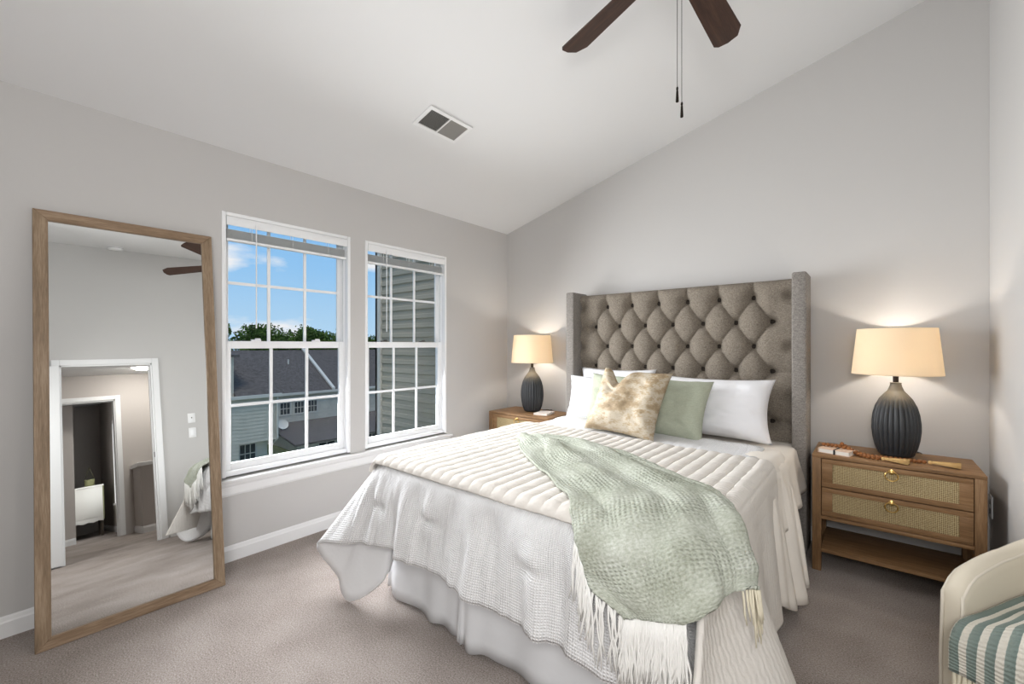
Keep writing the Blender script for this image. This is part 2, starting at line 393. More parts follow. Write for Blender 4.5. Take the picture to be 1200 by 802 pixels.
# windows: vinyl frame, two sashes with grids, glass
def make_window(n, y0, y1):
    root = bpy.data.objects.new('window_%d' % n, None); COL.objects.link(root); root.location = (0, (y0 + y1) / 2, WZ0); root['kind'] = 'structure'
    z0, z1 = WZ0 + 0.012, WZ1; zm = 1.283
    bm = B(); t = 0.022
    box(bm, (-0.125, y0, z0), (0.004, y0 + t, z1), 0.003); box(bm, (-0.125, y1 - t, z0), (0.004, y1, z1), 0.003)
    box(bm, (-0.125, y0 + t, z1 - t), (0.004, y1 - t, z1), 0.003); box(bm, (-0.125, y0 + t, z0), (-0.012, y1 - t, z0 + 0.028), 0.003)
    # jamb tracks
    for s in (-0.045, -0.078):
        for yy in (y0 + t, y1 - t - 0.008): box(bm, (s - 0.004, yy, z0 + 0.02), (s + 0.004, yy + 0.008, z1 - t))
    obj('window_frame', bm, VINYL, root)
    def sash(name, x0, x1, a, b, st, bot, top):
        bm = B(); ya, yb = y0 + t + 0.004, y1 - t - 0.004
        box(bm, (x0, ya, a), (x1, ya + st, b), 0.003); box(bm, (x0, yb - st, a), (x1, yb, b), 0.003)
        box(bm, (x0, ya + st, a), (x1, yb - st, a + bot), 0.003); box(bm, (x0, ya + st, b - top), (x1, yb - st, b), 0.003)
        s = obj(name, bm, VINYL, root)
        xm = (x0 + x1) / 2; ga, gb, gc, gd = ya + st, yb - st, a + bot, b - top
        bm = B(); box(bm, (xm - 0.002, ga - 0.004, gc - 0.004), (xm + 0.002, gb + 0.004, gd + 0.004)); obj('pane', bm, GLASS, s, smooth=False)
        bm = B()
        for i in (1, 2):
            yy = ga + (gb - ga) * i / 3; box(bm, (xm - 0.005, yy - 0.009, gc), (xm + 0.005, yy + 0.009, gd))
        zz = (gc + gd) / 2; box(bm, (xm - 0.0045, ga, zz - 0.009), (xm + 0.0045, gb, zz + 0.009))
        obj('muntin_grid', bm, VINYL, s, smooth=False)
        return s
    sash('upper_sash', -0.098, -0.078, zm - 0.012, z1 - t, 0.032, 0.035, 0.03)
    lo = sash('lower_sash', -0.066, -0.044, z0 + 0.028, zm + 0.024, 0.036, 0.042, 0.046)
    for f in (0.25, 0.72):
        yy = y0 + (y1 - y0) * f
        bm = B(); box(bm, (-0.064, yy - 0.028, zm + 0.024), (-0.046, yy + 0.028, zm + 0.034), 0.003); box(bm, (-0.058, yy - 0.006, zm + 0.034), (-0.050, yy + 0.026, zm + 0.042), 0.002)
        obj('sash_lock', bm, VINYL if n == 1 else STEEL, lo)
    return root
make_window(1, *W1); make_window(2, *W2)
# one long stool and apron under both windows
bm = B(); box(bm, (-0.012, W1[0] - 0.02, WZ0 - 0.022), (0.035, W2[1] + 0.05, WZ0 - 0.001), 0.005); struct('trim_1', bm, TRIM, smooth=True)
bm = B(); prism(bm, [(0.0005, WZ0 - 0.10), (0.010, WZ0 - 0.10), (0.015, WZ0 - 0.088), (0.015, WZ0 - 0.045), (0.022, WZ0 - 0.03), (0.022, WZ0 - 0.023), (0.0005, WZ0 - 0.023)], 1, W1[0] - 0.005, W2[1] + 0.035)
struct('trim_2', bm, TRIM)

# ------------------------------------------------------------------ the setting: hall seen in the mirror
XH = 6.3; HZ = 2.42
struct('floor_hall', BX((XR + 0.12, -4.6, -0.1), (9.6, -0.6, 0)), CARPET)
struct('ceiling_hall', BX((XR + 0.12, -4.6, HZ), (9.6, -0.6, HZ + 0.1)), CEIL)
bm = B(); box(bm, (XH, -4.6, 0), (XH + 0.12, -3.12, HZ)); box(bm, (XH, -2.37, 0), (XH + 0.12, -0.6, HZ)); box(bm, (XH, -3.12, 2.03), (XH + 0.12, -2.37, HZ)); struct('wall_hall', bm, HALL)
bm = B(); box(bm, (XR + 0.12, -4.7, 0), (9.6, -4.6, HZ)); struct('wall_hall_left', bm, HALL)
bm = B(); box(bm, (XR + 0.12, -0.6, 0), (9.6, -0.5, HZ)); struct('wall_hall_right', bm, HALL)
struct('wall_hall_end', BX((9.3, -4.6, 0), (9.4, -0.6, HZ)), HALL)
struct('wall_far_closet', BX((6.93, -4.6, 0), (8.2, -2.79, HZ)), HALL)
bm = B(); box(bm, (XH + 0.12, -2.27, 0), (9.3, -2.15, HZ)); struct('wall_far_room', bm, HALL)
bm = B(); box(bm, (5.69, -2.2, 0), (XH, -2.08, 0.93)); box(bm, (5.69, -2.08, 0), (5.81, -0.6, 0.93)); struct('wall_half', bm, HALL)
bm = B(); box(bm, (5.66, -2.23, 0.93), (XH, -2.05, 0.985), 0.006); box(bm, (5.66, -2.05, 0.93), (5.84, -0.6, 0.985), 0.006); struct('trim_3', bm, TRIM)
baseboard('baseboard_half', (5.689, -0.7, 0), (5.689, -2.2, 0), (-1, 0, 0)); baseboard('baseboard_stair', (5.69, -2.201, 0), (6.29, -2.201, 0), (0, -1, 0))
baseboard('baseboard_far', (6.929, -4.5, 0), (6.929, -2.79, 0), (-1, 0, 0)); baseboard('baseboard_far_room', (6.43, -2.271, 0), (9.29, -2.271, 0), (0, -1, 0))
def casing(name, x, y0, y1, z, w=0.062, t=0.016, sgn=-1):
    bm = B(); xa, xb = (x - t, x) if sgn < 0 else (x, x + t)
    box(bm, (xa, y0 - w, 0), (xb, y0, z + w), 0.004); box(bm, (xa, y1, 0), (xb, y1 + w, z + w), 0.004); box(bm, (xa, y0, z), (xb, y1, z + w), 0.004)
    # jamb lining inside the opening
    box(bm, (x, y0 - 0.001, 0), (x + 0.12, y0 + 0.014, z)); box(bm, (x, y1 - 0.014, 0), (x + 0.12, y1 + 0.001, z)); box(bm, (x, y0, z - 0.014), (x + 0.12, y1, z + 0.001))
    box(bm, (x + 0.05, y1 - 0.026, 0), (x + 0.085, y1 - 0.012, z))
    return struct(name, bm, TRIM)
c1 = casing('trim_4', XR - 0.0005, DY0, DY1, DZ)
bm = B(); box(bm, (XR + 0.012, DY1 - 0.0165, 0.93), (XR + 0.040, DY1 - 0.0135, 0.99)); obj('strike_plate', bm, BRONZE, c1)
casing('trim_5', XH - 0.0005, -3.12, -2.37, 2.03)
# bedroom door, swung wide open against the wall
rt = bpy.data.objects.new('door_1', None); COL.objects.link(rt); rt.location = (3.85, -3.075, 0.012); rt['kind'] = 'structure'
bm = B(); box(bm, (3.835, -3.835, 0.014), (3.869, -3.075, 2.03), 0.002); dl = obj('door_leaf', bm, TRIM, rt)
bm = B()
for a, b in ((0.16, 0.86), (1.02, 1.88)):
    for c, d in ((-3.74, -3.49), (-3.42, -3.17)): box(bm, (3.829, c, a), (3.837, d, b), 0.006)
obj('door_panels', bm, TRIM, dl)
bm = B(); lathe(bm, [(0.026, 0), (0.026, 0.006), (0.010, 0.008), (0.010, 0.03), (0.024, 0.036), (0.028, 0.05), (0.018, 0.062)], n=20)
bmesh.ops.rotate(bm, verts=bm.verts, matrix=Matrix.Rotation(-PI / 2, 3, 'Y')); bmesh.ops.translate(bm, verts=bm.verts, vec=(3.836, -3.77, 0.96)); obj('door_knob', bm, BRONZE, dl)
# hall dome light
t = thing('ceiling_dome_light', 'round white glowing dome light on the hallway ceiling, reflected in the mirror', 'ceiling light', (5.6, -2.12, HZ))
bm = B(); lathe(bm, [(0.15, -0.02), (0.165, -0.02), (0.165, 0.0)], (5.6, -2.12, HZ), 32); obj('rim', bm, TRIM, t)
bm = B(); lathe(bm, [(0.01, -0.085), (0.05, -0.082), (0.10, -0.065), (0.135, -0.04), (0.15, -0.015)], (5.6, -2.12, HZ), 32); obj('dome', bm, DOME, t)
# narrow window of the far room
w3 = bpy.data.objects.new('window_3', None); COL.objects.link(w3); w3.location = (7.15, -2.28, 0.5); w3['kind'] = 'structure'
bm = B(); box(bm, (6.72, -2.285, 0.44), (6.78, -2.268, 1.86)); box(bm, (7.45, -2.285, 0.44), (7.51, -2.268, 1.86)); box(bm, (6.78, -2.285, 1.80), (7.45, -2.268, 1.86)); box(bm, (6.72, -2.31, 0.44), (7.51, -2.268, 0.47)); obj('window_frame', bm, TRIM, w3)
bm = B(); box(bm, (6.78, -2.276, 0.47), (7.45, -2.272, 1.80)); obj('pane', bm, emis('glowing_pane', (0.95, 0.98, 1, 1), 3.5), w3)  # pane emits light itself, standing in for daylight in the far room

# ------------------------------------------------------------------ bed: headboard with wings, rails, legs
bed = thing('bed', 'tall grey-brown tufted wingback bed against the far wall', 'bed', (1.767, -1.15, 0))
HX0, HX1, HZ1 = 0.978, 2.556, 1.712
BX0, BZ0, DXB, DZB = 1.10, 1.605, 0.22, 0.332
def tuft(x, z):
    h = 0.058; xx = max(BX0, min(BX0 + 6 * DXB, x)); zz = min(z, BZ0)
    ph = (xx - BX0) / DXB + 0.5; w = (zz - BZ0) / DZB
    u = ph + w; v = ph - w
    a = abs(math.sin(PI * u)); b = abs(math.sin(PI * v)); p = (a * b) ** 0.32
    if z > BZ0:
        q = abs(math.sin(PI * (xx - BX0 - 0.11) / DXB)); k = smooth01((z - BZ0) / 0.05)
        p = p * (1 - k) + (q ** 0.45) * k
        p = max(p, 0)
        if z > HZ1 - 0.05: p *= math.sqrt(max(0, 1 - ((z - HZ1 + 0.05) / 0.05) ** 2)) * 0.9 + 0.1
    if x < BX0 or x > BX0 + 6 * DXB:
        d = min(1, (BX0 - x if x < BX0 else x - BX0 - 6 * DXB) / 0.11); p = p * (1 - d) + (0.75 * p + 0.2) * d
    du = u - round(u); dv = v - round(v)
    # distance to nearest button
    best = 9
    for iu in (math.floor(u), math.floor(u) + 1):
        for iv in (math.floor(v), math.floor(v) + 1):
            s = iu + iv; bx_ = BX0 + (s / 2 - 0.5) * DXB; bz_ = BZ0 + (iu - iv) / 2 * DZB
            best = min(best, math.hypot(x - bx_, z - bz_))
    p -= 0.62 * math.exp(-(best / 0.038) ** 2)
    return h * (p + 0.35 + 0.05 * N3(x * 14, z * 14, 3))
bm = B(); nx, nzz = 230, 170; rows = []
for i in range(nx + 1):
    x = HX0 + (HX1 - HX0) * i / nx
    rows.append([(x, -0.100 - tuft(x, 0.45 + (HZ1 - 0.45) * j / nzz), 0.45 + (HZ1 - 0.45) * j / nzz) for j in range(nzz + 1)])
sheet(bm, rows)
box(bm, (HX0, -0.070, 0.10), (HX1, -0.03, HZ1 - 0.004), 0.004)
box(bm, (HX0, -0.125, 0.10), (HX1, -0.09, 0.45), 0.004)
hb = obj('headboard', bm, LINEN, bed, ang=180)
nb = 0
for r in range(6):
    for c in range(7):
        x = BX0 + c * DXB + (0.11 if r % 2 == 0 else 0); z = BZ0 - r * 0.166
        if x > BX0 + 6 * DXB + 0.01: continue
        bm = B(); ball(bm, (x, -0.100 - tuft(x, z) - 0.016, z), 0.0175, 12, 8, (1, 0.6, 1)); obj('tufting_button', bm, BUTTON, hb)
for x0, x1 in ((0.905, 0.982), (2.549, 2.628)):
    bm = B(); box(bm, (x0, -0.285, 0.0), (x1, -0.05, 1.733), 0.012, 3); w = obj('headboard_wing', bm, LINENW, bed)
for x0, x1 in ((0.985, 1.015), (2.515, 2.545)):
    obj('side_rail', BX((x0, -2.08, 0.12), (x1, -0.13, 0.30), 0.006), LINENW, bed)
obj('foot_rail', BX((1.015, -2.08, 0.12), (2.515, -2.05, 0.30), 0.006), LINENW, bed)
for x in (1.0, 2.47):
    obj('leg', BX((x, -2.07, 0.0), (x + 0.06, -2.01, 0.12), 0.004), WALNUT, bed)
o = obj('box_spring', BX((1.02, -2.04, 0.30), (2.51, -0.16, 0.42), 0.02), SHEETM); tag(o, 'white box spring under the mattress inside the bed frame', 'box spring')
o = obj('mattress', BX((1.005, -2.09, 0.421), (2.53, -0.16, 0.648), 0.04, 3), SHEETM); tag(o, 'white mattress on the bed under sheet and comforter', 'mattress')

# bed skirt: gathered panels hanging behind the comforter hem
def skirt():
    bm = B()
    def panel(pts, z0f, amp, n):
        rows = []
        for i in range(n + 1):
            p = cat(pts, (len(pts) - 1) * i / n); t = i / n
            col = []
            for j in range(9):
                q = j / 8; wv = amp * q * (math.sin(t * 17 + 1) * 0.5 + math.sin(t * 31) * 0.3)
                col.append((p[0] + p[2] * q * 0.5 + 0 * wv, p[1] - q * 0.03 + wv, 0.43 + (z0f(t) - 0.43) * q))
            rows.append(col)
        sheet(bm, rows)
    panel([(1.00, -2.11, 0), (1.2, -2.112, 0), (1.45, -2.115, 0), (1.578, -2.13, 0)], lambda t: 0.012 + 0.02 * smooth01(1 - t * 3) + 0.008 * math.sin(t * 22), 0.02, 40)
    panel([(1.588, -2.16, 0), (1.75, -2.125, 0), (2.1, -2.115, 0), (2.54, -2.115, 0)], lambda t: 0.012 + 0.006 * math.sin(t * 26), 0.022, 60)
    rows = []
    for i in range(61):                                  # window side
        y = -2.11 + 1.86 * i / 60
        rows.append([(0.985 - 0.02 * q / 8 - 0.014 * (q / 8) * math.sin(y * 42), y, 0.43 - 0.415 * q / 8) for q in range(9)])
    sheet(bm, rows); rows = []
    for i in range(61):                                  # nightstand side
        y = -2.11 + 1.55 * i / 60
        rows.append([(2.545 + 0.015 * q / 8 + 0.010 * (q / 8) * math.sin(y * 40), y, 0.43 - 0.415 * q / 8) for q in range(9)])
    sheet(bm, rows)
    o = obj('bed_skirt', bm, SKIRTM, ang=180); solid(o, 0.003)
    tag(o, 'plain white bed skirt hanging to the carpet below the comforter', 'bed skirt')
skirt()

# ------------------------------------------------------------------ bedding
ZT = 0.672
# fitted / flat sheet at the head of the bed, hanging on the nightstand side
def flat_sheet():
    bm = B(); rows = []
    for i in range(31):
        y = -0.17 - 0.95 * i / 30; row = []
        for j in range(14): row.append((1.0 + 1.52 * j / 13, y, 0.656 + 0.004 * N3(j * 0.4, y * 5)))
        for j in range(1, 15):
            q = j / 14; a = min(1, q * 4) * PI / 2; drop = 0.03 * (1 - math.cos(a)) + 0.235 * max(0, q - 0.2) / 0.8
            out = 0.045 * math.sin(a) + 0.055 * q
            row.append((2.52 + out + 0.012 * q * math.sin(y * 26 + 1), y - 0.03 * q - 0.05 * q * (1 - i / 30), 0.656 - drop - 0.02 * q * math.sin(y * 9)))
        rows.append(row)
    sheet(bm, rows)
    o = obj('flat_sheet', bm, CREAMSHEET, ang=180); solid(o, 0.003)
    tag(o, 'plain cream-white flat sheet hanging beside the right nightstand', 'sheet')
flat_sheet()

def comforter():
    """loft between the edge of the bed and a hand-laid hem, folds growing downwards"""
    # stations: (edge point xy, outward normal xy, hem xyz)
    st = [
        ((2.522, -0.60), (1, 0), (2.665, -0.86, 0.10)), ((2.522, -0.80), (1, 0), (2.675, -0.98, 0.085)), ((2.522, -1.05), (1, 0), (2.66, -1.16, 0.10)),
        ((2.522, -1.35), (1, 0), (2.60, -1.38, 0.20)), ((2.522, -1.75), (1, 0), (2.575, -1.85, 0.25)), ((2.522, -2.06), (1, -0.3), (2.72, -2.29, 0.02)),
        ((2.515, -2.13), (0.7, -0.7), (2.94, -2.35, 0.235)), ((2.45, -2.185), (0.2, -1), (2.54, -2.28, 0.28)), ((2.2, -2.19), (0, -1), (2.2, -2.27, 0.285)),
        ((1.95, -2.19), (0, -1), (1.95, -2.265, 0.295)), ((1.7, -2.19), (0, -1), (1.68, -2.265, 0.315)), ((1.45, -2.19), (0, -1), (1.42, -2.265, 0.325)),
        ((1.25, -2.19), (0, -1), (1.22, -2.27, 0.33)), ((1.10, -2.185), (0, -1), (1.05, -2.285, 0.315)), ((1.03, -2.165), (-0.4, -0.9), (0.86, -2.32, 0.275)),
        ((0.995, -2.13), (-0.7, -0.7), (0.665, -2.345, 0.215)),           # the point that sticks out towards the window
        ((0.985, -2.10), (-0.8, -0.6), (0.80, -2.30, 0.09)), ((0.98, -2.07), (-0.9, -0.4), (0.95, -2.305, 0.012)),   # corner tip near the carpet
        ((0.975, -2.02), (-1, -0.2), (1.10, -2.20, 0.17)), ((0.97, -1.94), (-1, 0), (0.90, -2.02, 0.25)), ((0.97, -1.75), (-1, 0), (0.88, -1.76, 0.29)),
        ((0.97, -1.4), (-1, 0), (0.88, -1.4, 0.28)), ((0.97, -1.0), (-1, 0), (0.885, -1.0, 0.29)), ((0.97, -0.65), (-1, 0), (0.885, -0.65, 0.28)), ((0.97, -0.40), (-1, 0), (0.885, -0.40, 0.28))]
    E = [Vector((a[0], a[1], ZT)) for a, n, h in st]; Nn = [Vector((n[0], n[1], 0)) for a, n, h in st]; Hm = [Vector(h) for a, n, h in st]
    fold_lo, fold_hi = 14.6, 17.6
    per = 14; n = (len(st) - 1) * per; m = 26
    rows = []; us = []; s = 0; prev = None
    for i in range(n + 1):
        t = i / per; e_ = cat(E, t); nn = cat(Nn, t); nn = nn.normalized(); h = cat(Hm, t)
        if prev is not None: s += max((e_ - prev).length, 0.6 * (h - ph).length)
        prev = e_; ph = h; us.append(s)
        col = []
        inner = e_ - nn * 0.16
        col.append(inner); col.append(e_ - nn * 0.08 + Vector((0, 0, 0.006)))
        dz = e_.z - h.z; corner = max(smooth01((t - 13) / 1.5) * smooth01((19 - t) / 1.5), smooth01((t - 4) / 1) * smooth01((7.6 - t) / 1.2))
        p1 = e_ + nn * (0.05) + Vector((0, 0, 0.004)); p2 = h + Vector((0, 0, dz * 0.55)) - Vector((h.x - e_.x, h.y - e_.y, 0)) * (0.35 if corner < 0.5 else 0.55)
        kick = smooth01((t - 4) / 1) * smooth01((7.6 - t) / 1.2)
        if kick > 0: p1 = p1.lerp(e_ + nn * 0.03 + Vector((0, 0, -0.45 * dz)), kick); p2 = p2.lerp(Vector((e_.x, e_.y, h.z + 0.04 * dz)) + nn * 0.02, kick)
        under = smooth01((t - 2.2) / 0.6) * smooth01((7.2 - t) / 0.8)
        p0 = e_ + Vector((0, 0, 0.004))
        for j in range(m + 1):
            q = j / m
            p = p0 * (1 - q) ** 3 + p1 * 3 * q * (1 - q) ** 2 + p2 * 3 * q * q * (1 - q) + h * q ** 3
            amp = 0.024 * smooth01(q * 1.5) * (1 - 0.75 * corner) * (1 - 0.8 * under)
            fo = 0.55 * math.sin(s * 21 + 2.2 * math.sin(s * 3.1) + q * 0.9) + 0.30 * math.sin(s * 46 + 1.6 * math.sin(s * 6)) * q + 1.0 * N3(s * 11, q * 1.4, 1) + 0.75 * N3(s * 27, q * 1.8, 6)
            p = p + nn * (amp * fo)
            # pinched comfort tufts on the foot side
            for (tx, tz) in ((1.46, 0.52), (2.02, 0.50), (1.10, 0.50), (2.44, 0.5)):
                if nn.y < -0.8 and 7 <= t <= 14:
                    dx, dzz = p.x - tx, p.z - tz
                    p = p - nn * (0.022 * math.exp(-(dx / 0.05) ** 2 - (dzz / 0.018) ** 2)) + nn * (0.010 * math.exp(-(dx / 0.05) ** 2 - ((dzz - 0.05) / 0.04) ** 2))
            col.append(p)
        rows.append(col)
    bm = B(); ul = bm.loops.layers.uv.verify()
    def mat(i, j):
        t = i / per
        if t < 3: return 2
        return 1 if t >= 15.0 and t <= 18.9 and j > 2 else 0
    V = sheet(bm, rows, lambda i, j: (us[i], j * 0.018), mat)
    # top of the bed between the inner rows
    left = [V[i][0] for i in range(n + 1)]
    tx = []
    ny = 60; nxx = 40
    for a in range(ny + 1):
        f = a / ny; row = []
        for b in range(nxx + 1):
            g = b / nxx; y0 = -0.43 - 0.20 * g + 0.015 * math.sin(g * 9); y = y0 + (-2.06 - y0) * f; x = 1.06 + (2.46 - 1.06) * g
            edge = math.exp(-((y - y0) / 0.06) ** 2)
            puff = 0.055 * math.exp(-((x - 1.22) / 0.22) ** 2 - ((y + 0.62) / 0.14) ** 2)
            z = ZT + 0.006 + 0.018 * edge * (1 - math.exp(-((y - y0) / 0.015) ** 2)) - 0.012 * math.exp(-((y - y0) / 0.012) ** 2) + puff
            z += (0.012 * N3(x * 4, y * 6, 2) + 0.006 * N3(x * 11, y * 14, 5)) * (1 - smooth01(-(y + 0.95) / 0.2))
            row.append((x, y, z))
        tx.append(row)
    sheet(bm, tx, lambda i, j: (tx[i][j][0], tx[i][j][1]))
    o = obj('comforter', bm, [WAFFLE, LINING, CREAMSHEET], ang=180); solid(o, 0.018, 0)
    tag(o, 'white waffle-textured comforter draped over the bed, corner flared near the carpet', 'comforter')
comforter()

def quilt():
    bm = B(); rows = []; nu, nv = 330, 90; UV = []
    # u runs across the bed: flat top from window side, over the nightstand-side edge, then down
    top = 2.532 - 0.95; total = top + 0.60
    for i in range(nu + 1):
        s = total * i / nu; row = []; uvr = []
        for j in range(nv + 1):
            f = j / nv
            g = min(1, s / top)
            yh = -0.93 - 0.11 * g; yf = -2.205
            if s > top:
                d = s - top; yh = -1.04 - 0.30 * smooth01(d / 0.55) ; yf = -2.205 + 0.02 * d
            y = yh + (yf - yh) * f
            R = 0.045
            if s <= top:
                x = 0.95 + s; z = 0.702; nrm = Vector((0, 0, 1)); k = 1.0
            else:
                d = s - top; a = min(d / R, PI / 2)
                x = 2.532 + R * math.sin(a) * 0.75; z = 0.702 - R * (1 - math.cos(a)); nrm = Vector((math.sin(a), 0, math.cos(a))); k = 1 - 0.85 * smooth01(d / 0.06)
                if d > R * PI / 2:
                    r = d - R * PI / 2; x += 0.055 * r / 0.5 + 0.008 * math.sin(y * 22) * min(1, r / 0.2) + 1.3 * r * smooth01((-1.60 - y) / 0.60) * (0.95 - smooth01((-1.60 - y) / 0.60)); y -= 0.55 * r * smooth01((-1.70 - y) / 0.50) ** 2; z -= r * 0.985
            # the window-side end turns down a little
            if s < 0.06: z -= 0.05 * (1 - s / 0.06) ** 2; x += 0.01 * (1 - s / 0.06)
            ph = abs(math.sin(PI * s / 0.060)); br = abs(math.sin(PI * (y + 0.03 * math.floor(s / 0.06)) / 0.115)) ** 0.35
            puff = 0.013 * k * (ph ** 0.5) * (0.62 + 0.38 * br)
            end = min(1, (f * (yh - yf)) / 0.02, ((1 - f) * (yh - yf)) / 0.025); puff *= math.sqrt(max(0, end)); 
            lift = 0.006 * N3(x * 5, y * 4, 4) * (1 if s < top else 0.3)
            p = Vector((x, y, z)) + nrm * (puff + lift)
            if f > 0.97 and s <= top: p.z -= 0.020 * ((f - 0.97) / 0.03) ** 1.5
            row.append(p); uvr.append((s, y))
        rows.append(row); UV.append(uvr)
    sheet(bm, rows, lambda i, j: UV[i][j])
    o = obj('quilt', bm, QUILT, ang=180); solid(o, 0.016, -1)
    tag(o, 'beige channel-stitched quilt folded across the foot half of the bed', 'quilt')
quilt()

# sage throw laid diagonally over the near corner
def throw():
    z = 0.734
    net = [  # rows run along the length, columns from the foot-side edge to the head-side edge
        [(1.315, -1.455, z - .004), (1.37, -1.44, z + .018), (1.42, -1.41, z + .006), (1.46, -1.38, z + .016), (1.49, -1.345, z - .006)],
        [(1.54, -1.69, z - .006), (1.62, -1.58, z + .020), (1.68, -1.49, z + .004), (1.73, -1.41, z + .020), (1.79, -1.335, z - .006)],
        [(1.77, -1.87, z - .008), (1.85, -1.77, z + .006), (1.93, -1.66, z + .024), (2.01, -1.56, z + .006), (2.10, -1.50, z - .006)],
        [(1.97, -2.03, z - .008), (2.07, -1.92, z + .016), (2.17, -1.82, z + .006), (2.27, -1.73, z + .024), (2.38, -1.665, z - .006)],
        [(2.13, -2.16, z - .012), (2.23, -2.07, z + .004), (2.34, -1.97, z + .016), (2.44, -1.87, z + .014), (2.53, -1.785, z - .004)],
        [(2.215, -2.262, .665), (2.33, -2.235, .718), (2.45, -2.15, .744), (2.545, -2.02, .738), (2.60, -1.91, .704)],
        [(2.28, -2.285, .575), (2.42, -2.295, .622), (2.535, -2.268, .682), (2.63, -2.15, .676), (2.65, -2.02, .655)],
        [(2.40, -2.30, .520), (2.48, -2.312, .545), (2.565, -2.312, .578), (2.645, -2.185, .628), (2.675, -2.085, .590)]]
    nu, nv = 130, 76; rows = []
    cols = [[cat(r, 4 * j / nv) for j in range(nv + 1)] for r in net]
    P = [[cat([c[j] for c in cols], (len(net) - 1) * i / nu) for j in range(nv + 1)] for i in range(nu + 1)]
    for i in range(nu + 1):
        row = []
        for j in range(nv + 1):
            a = P[min(i + 1, nu)][j] - P[max(i - 1, 0)][j]; b = P[i][min(j + 1, nv)] - P[i][max(j - 1, 0)]
            n_ = a.cross(b).normalized()
            if n_.z < 0 and i < 70: n_ = -n_
            u, v = i / nu, j / nv
            hang = smooth01((u - 0.62) / 0.2)
            rid = abs(math.sin(v * 8.5 + 1.2 * math.sin(u * 5) + 1.5 * u + 0.4)) ** 0.7
            d = 0.016 * rid * (1 - 0.3 * hang) + 0.012 * N3(u * 6, v * 5, 1) + 0.010 * N3(u * 14, v * 9, 8) + 0.008 * hang * math.sin(v * 24 + 2 * math.sin(u * 9)) - 0.004
            d += smooth01((u - 0.5) / 0.25) * (0.030 * math.exp(-((v - 0.88) / 0.07) ** 2) + 0.016 * math.exp(-((v - 0.62) / 0.06) ** 2) - 0.012 * math.exp(-((v - 0.75) / 0.04) ** 2))
            d += 0.0028 * N3(i * 0.9, j * 0.9, 2)
            d = max(d, 0.0)
            eb = (b.normalized() * (0.016 * N3(u * 9, 0.3, 11) + 0.006 * N3(u * 30, 0.3, 12)) * (1 if v > 0.5 else -1)) * abs(2 * v - 1) ** 3
            row.append(P[i][j] + n_ * d + eb)
        rows.append(row)
    bm = B(); sheet(bm, rows, lambda i, j: (j / nv * 0.62, i / nu * 1.45))
    o = obj('throw_blanket', bm, KNIT, ang=180); solid(o, 0.010, 1)
    tag(o, 'soft sage green knit throw laid diagonally over the near corner of the bed', 'throw blanket')
    # white fringe along the low edge
    bm = B(); rnd = random.Random(3)
    for k in range(230):
        jj = (rnd.random() ** 1.2) * nv * 0.50; j = int(jj); p = rows[nu][j].lerp(rows[nu][j + 1], jj - j)
        if k < 60:                                   # along the foot-side edge, where it hangs
            i = nu - int((k / 60) * 40); p = rows[i][0].copy()
        dx = rnd.uniform(-0.025, 0.025); dy = rnd.uniform(-0.012, 0.006); Lh = rnd.uniform(0.15, 0.21)
        ps = [p + Vector((dx * q + 0.004 * math.sin(q * 9 + k), dy * q - 0.004, -Lh * q)) for q in (0, 0.25, 0.5, 0.75, 1)]
        tube(bm, ps, [0.0032, 0.0036, 0.0034, 0.003, 0.0016], 5)
    f = obj('fringe', bm, FRINGE, o, ang=180); f['kind'] = 'stuff'; f['label'] = 'white yarn fringe'
    bm = B()
    for k in range(16):
        p = rows[nu][int(nv * (0.80 + 0.012 * k))]; Lh = rnd.uniform(0.07, 0.15)
        tube(bm, [p + Vector((0.01 * q, 0.004 * math.sin(q * 8 + k), -Lh * q)) for q in (0, 0.3, 0.65, 1)], [0.003, 0.0036, 0.003, 0.0016], 5)
    f = obj('fringe', bm, CREAMYARN, o, ang=180); f['kind'] = 'stuff'; f['label'] = 'cream yarn fringe on the nightstand side'
throw()

# ------------------------------------------------------------------ pillows
def pillow_bm(w, h, d, n=36, crown=0.5, chop=0.0, flange=0.0, seed=0):
    """cushion standing in local XZ, thickness along Y; pointed corners, puffed middle"""
    bm = B()
    for sgn in (-1, 1):
        rows = []
        for i in range(n + 1):
            u = -1 + 2 * i / n; row = []
            for j in range(n + 1):
                v = -1 + 2 * j / n
                # sides bow inwards a little so the corners point out
                x = u * w / 2 * (1 - 0.10 * (1 - v * v)); z = v * h / 2 * (1 - 0.09 * (1 - u * u))
                k = max(0.0, (1 - u ** 4) * (1 - v ** 4)); y = d / 2 * k ** crown
                if flange:
                    e_ = max(abs(u), abs(v))
                    if e_ > 1 - flange: y = 0.004
                y += (0.022 * N3(u * 1.8, v * 1.8, seed) + 0.012 * N3(u * 4 + v, v * 6, seed + 4)) * k ** 0.5
                if chop and v > -0.2:
                    c = math.exp(-((u + 0.40) / 0.24) ** 2) * smooth01((v + 0.2) / 1.2); z -= chop * c; y *= 1 - 0.35 * c
                row.append((x, sgn * y, z))
            rows.append(row)
        sheet(bm, rows, lambda i, j: (i / n * w, j / n * h))
    bmesh.ops.remove_doubles(bm, verts=bm.verts, dist=1e-4); bmesh.ops.recalc_face_normals(bm, faces=bm.faces)
    return bm
def place_pillow(name, label, mat, c, w, h, d, lean, yaw=0, roll=0, group=None, **kw):
    """c = middle of the bottom edge"""
    bm = pillow_bm(w, h, d, **kw)
    M = Matrix.Rotation(yaw, 4, 'Z') @ Matrix.Rotation(-lean, 4, 'X') @ Matrix.Rotation(roll, 4, 'Y') @ Matrix.Translation((0, 0, h / 2))
    bmesh.ops.transform(bm, matrix=M, verts=bm.verts); bmesh.ops.translate(bm, verts=bm.verts, vec=c)
    o = obj(name, bm, mat, ang=180, origin=c); tag(o, label, 'pillow', group); return o
R_ = math.radians
ZP = 0.668
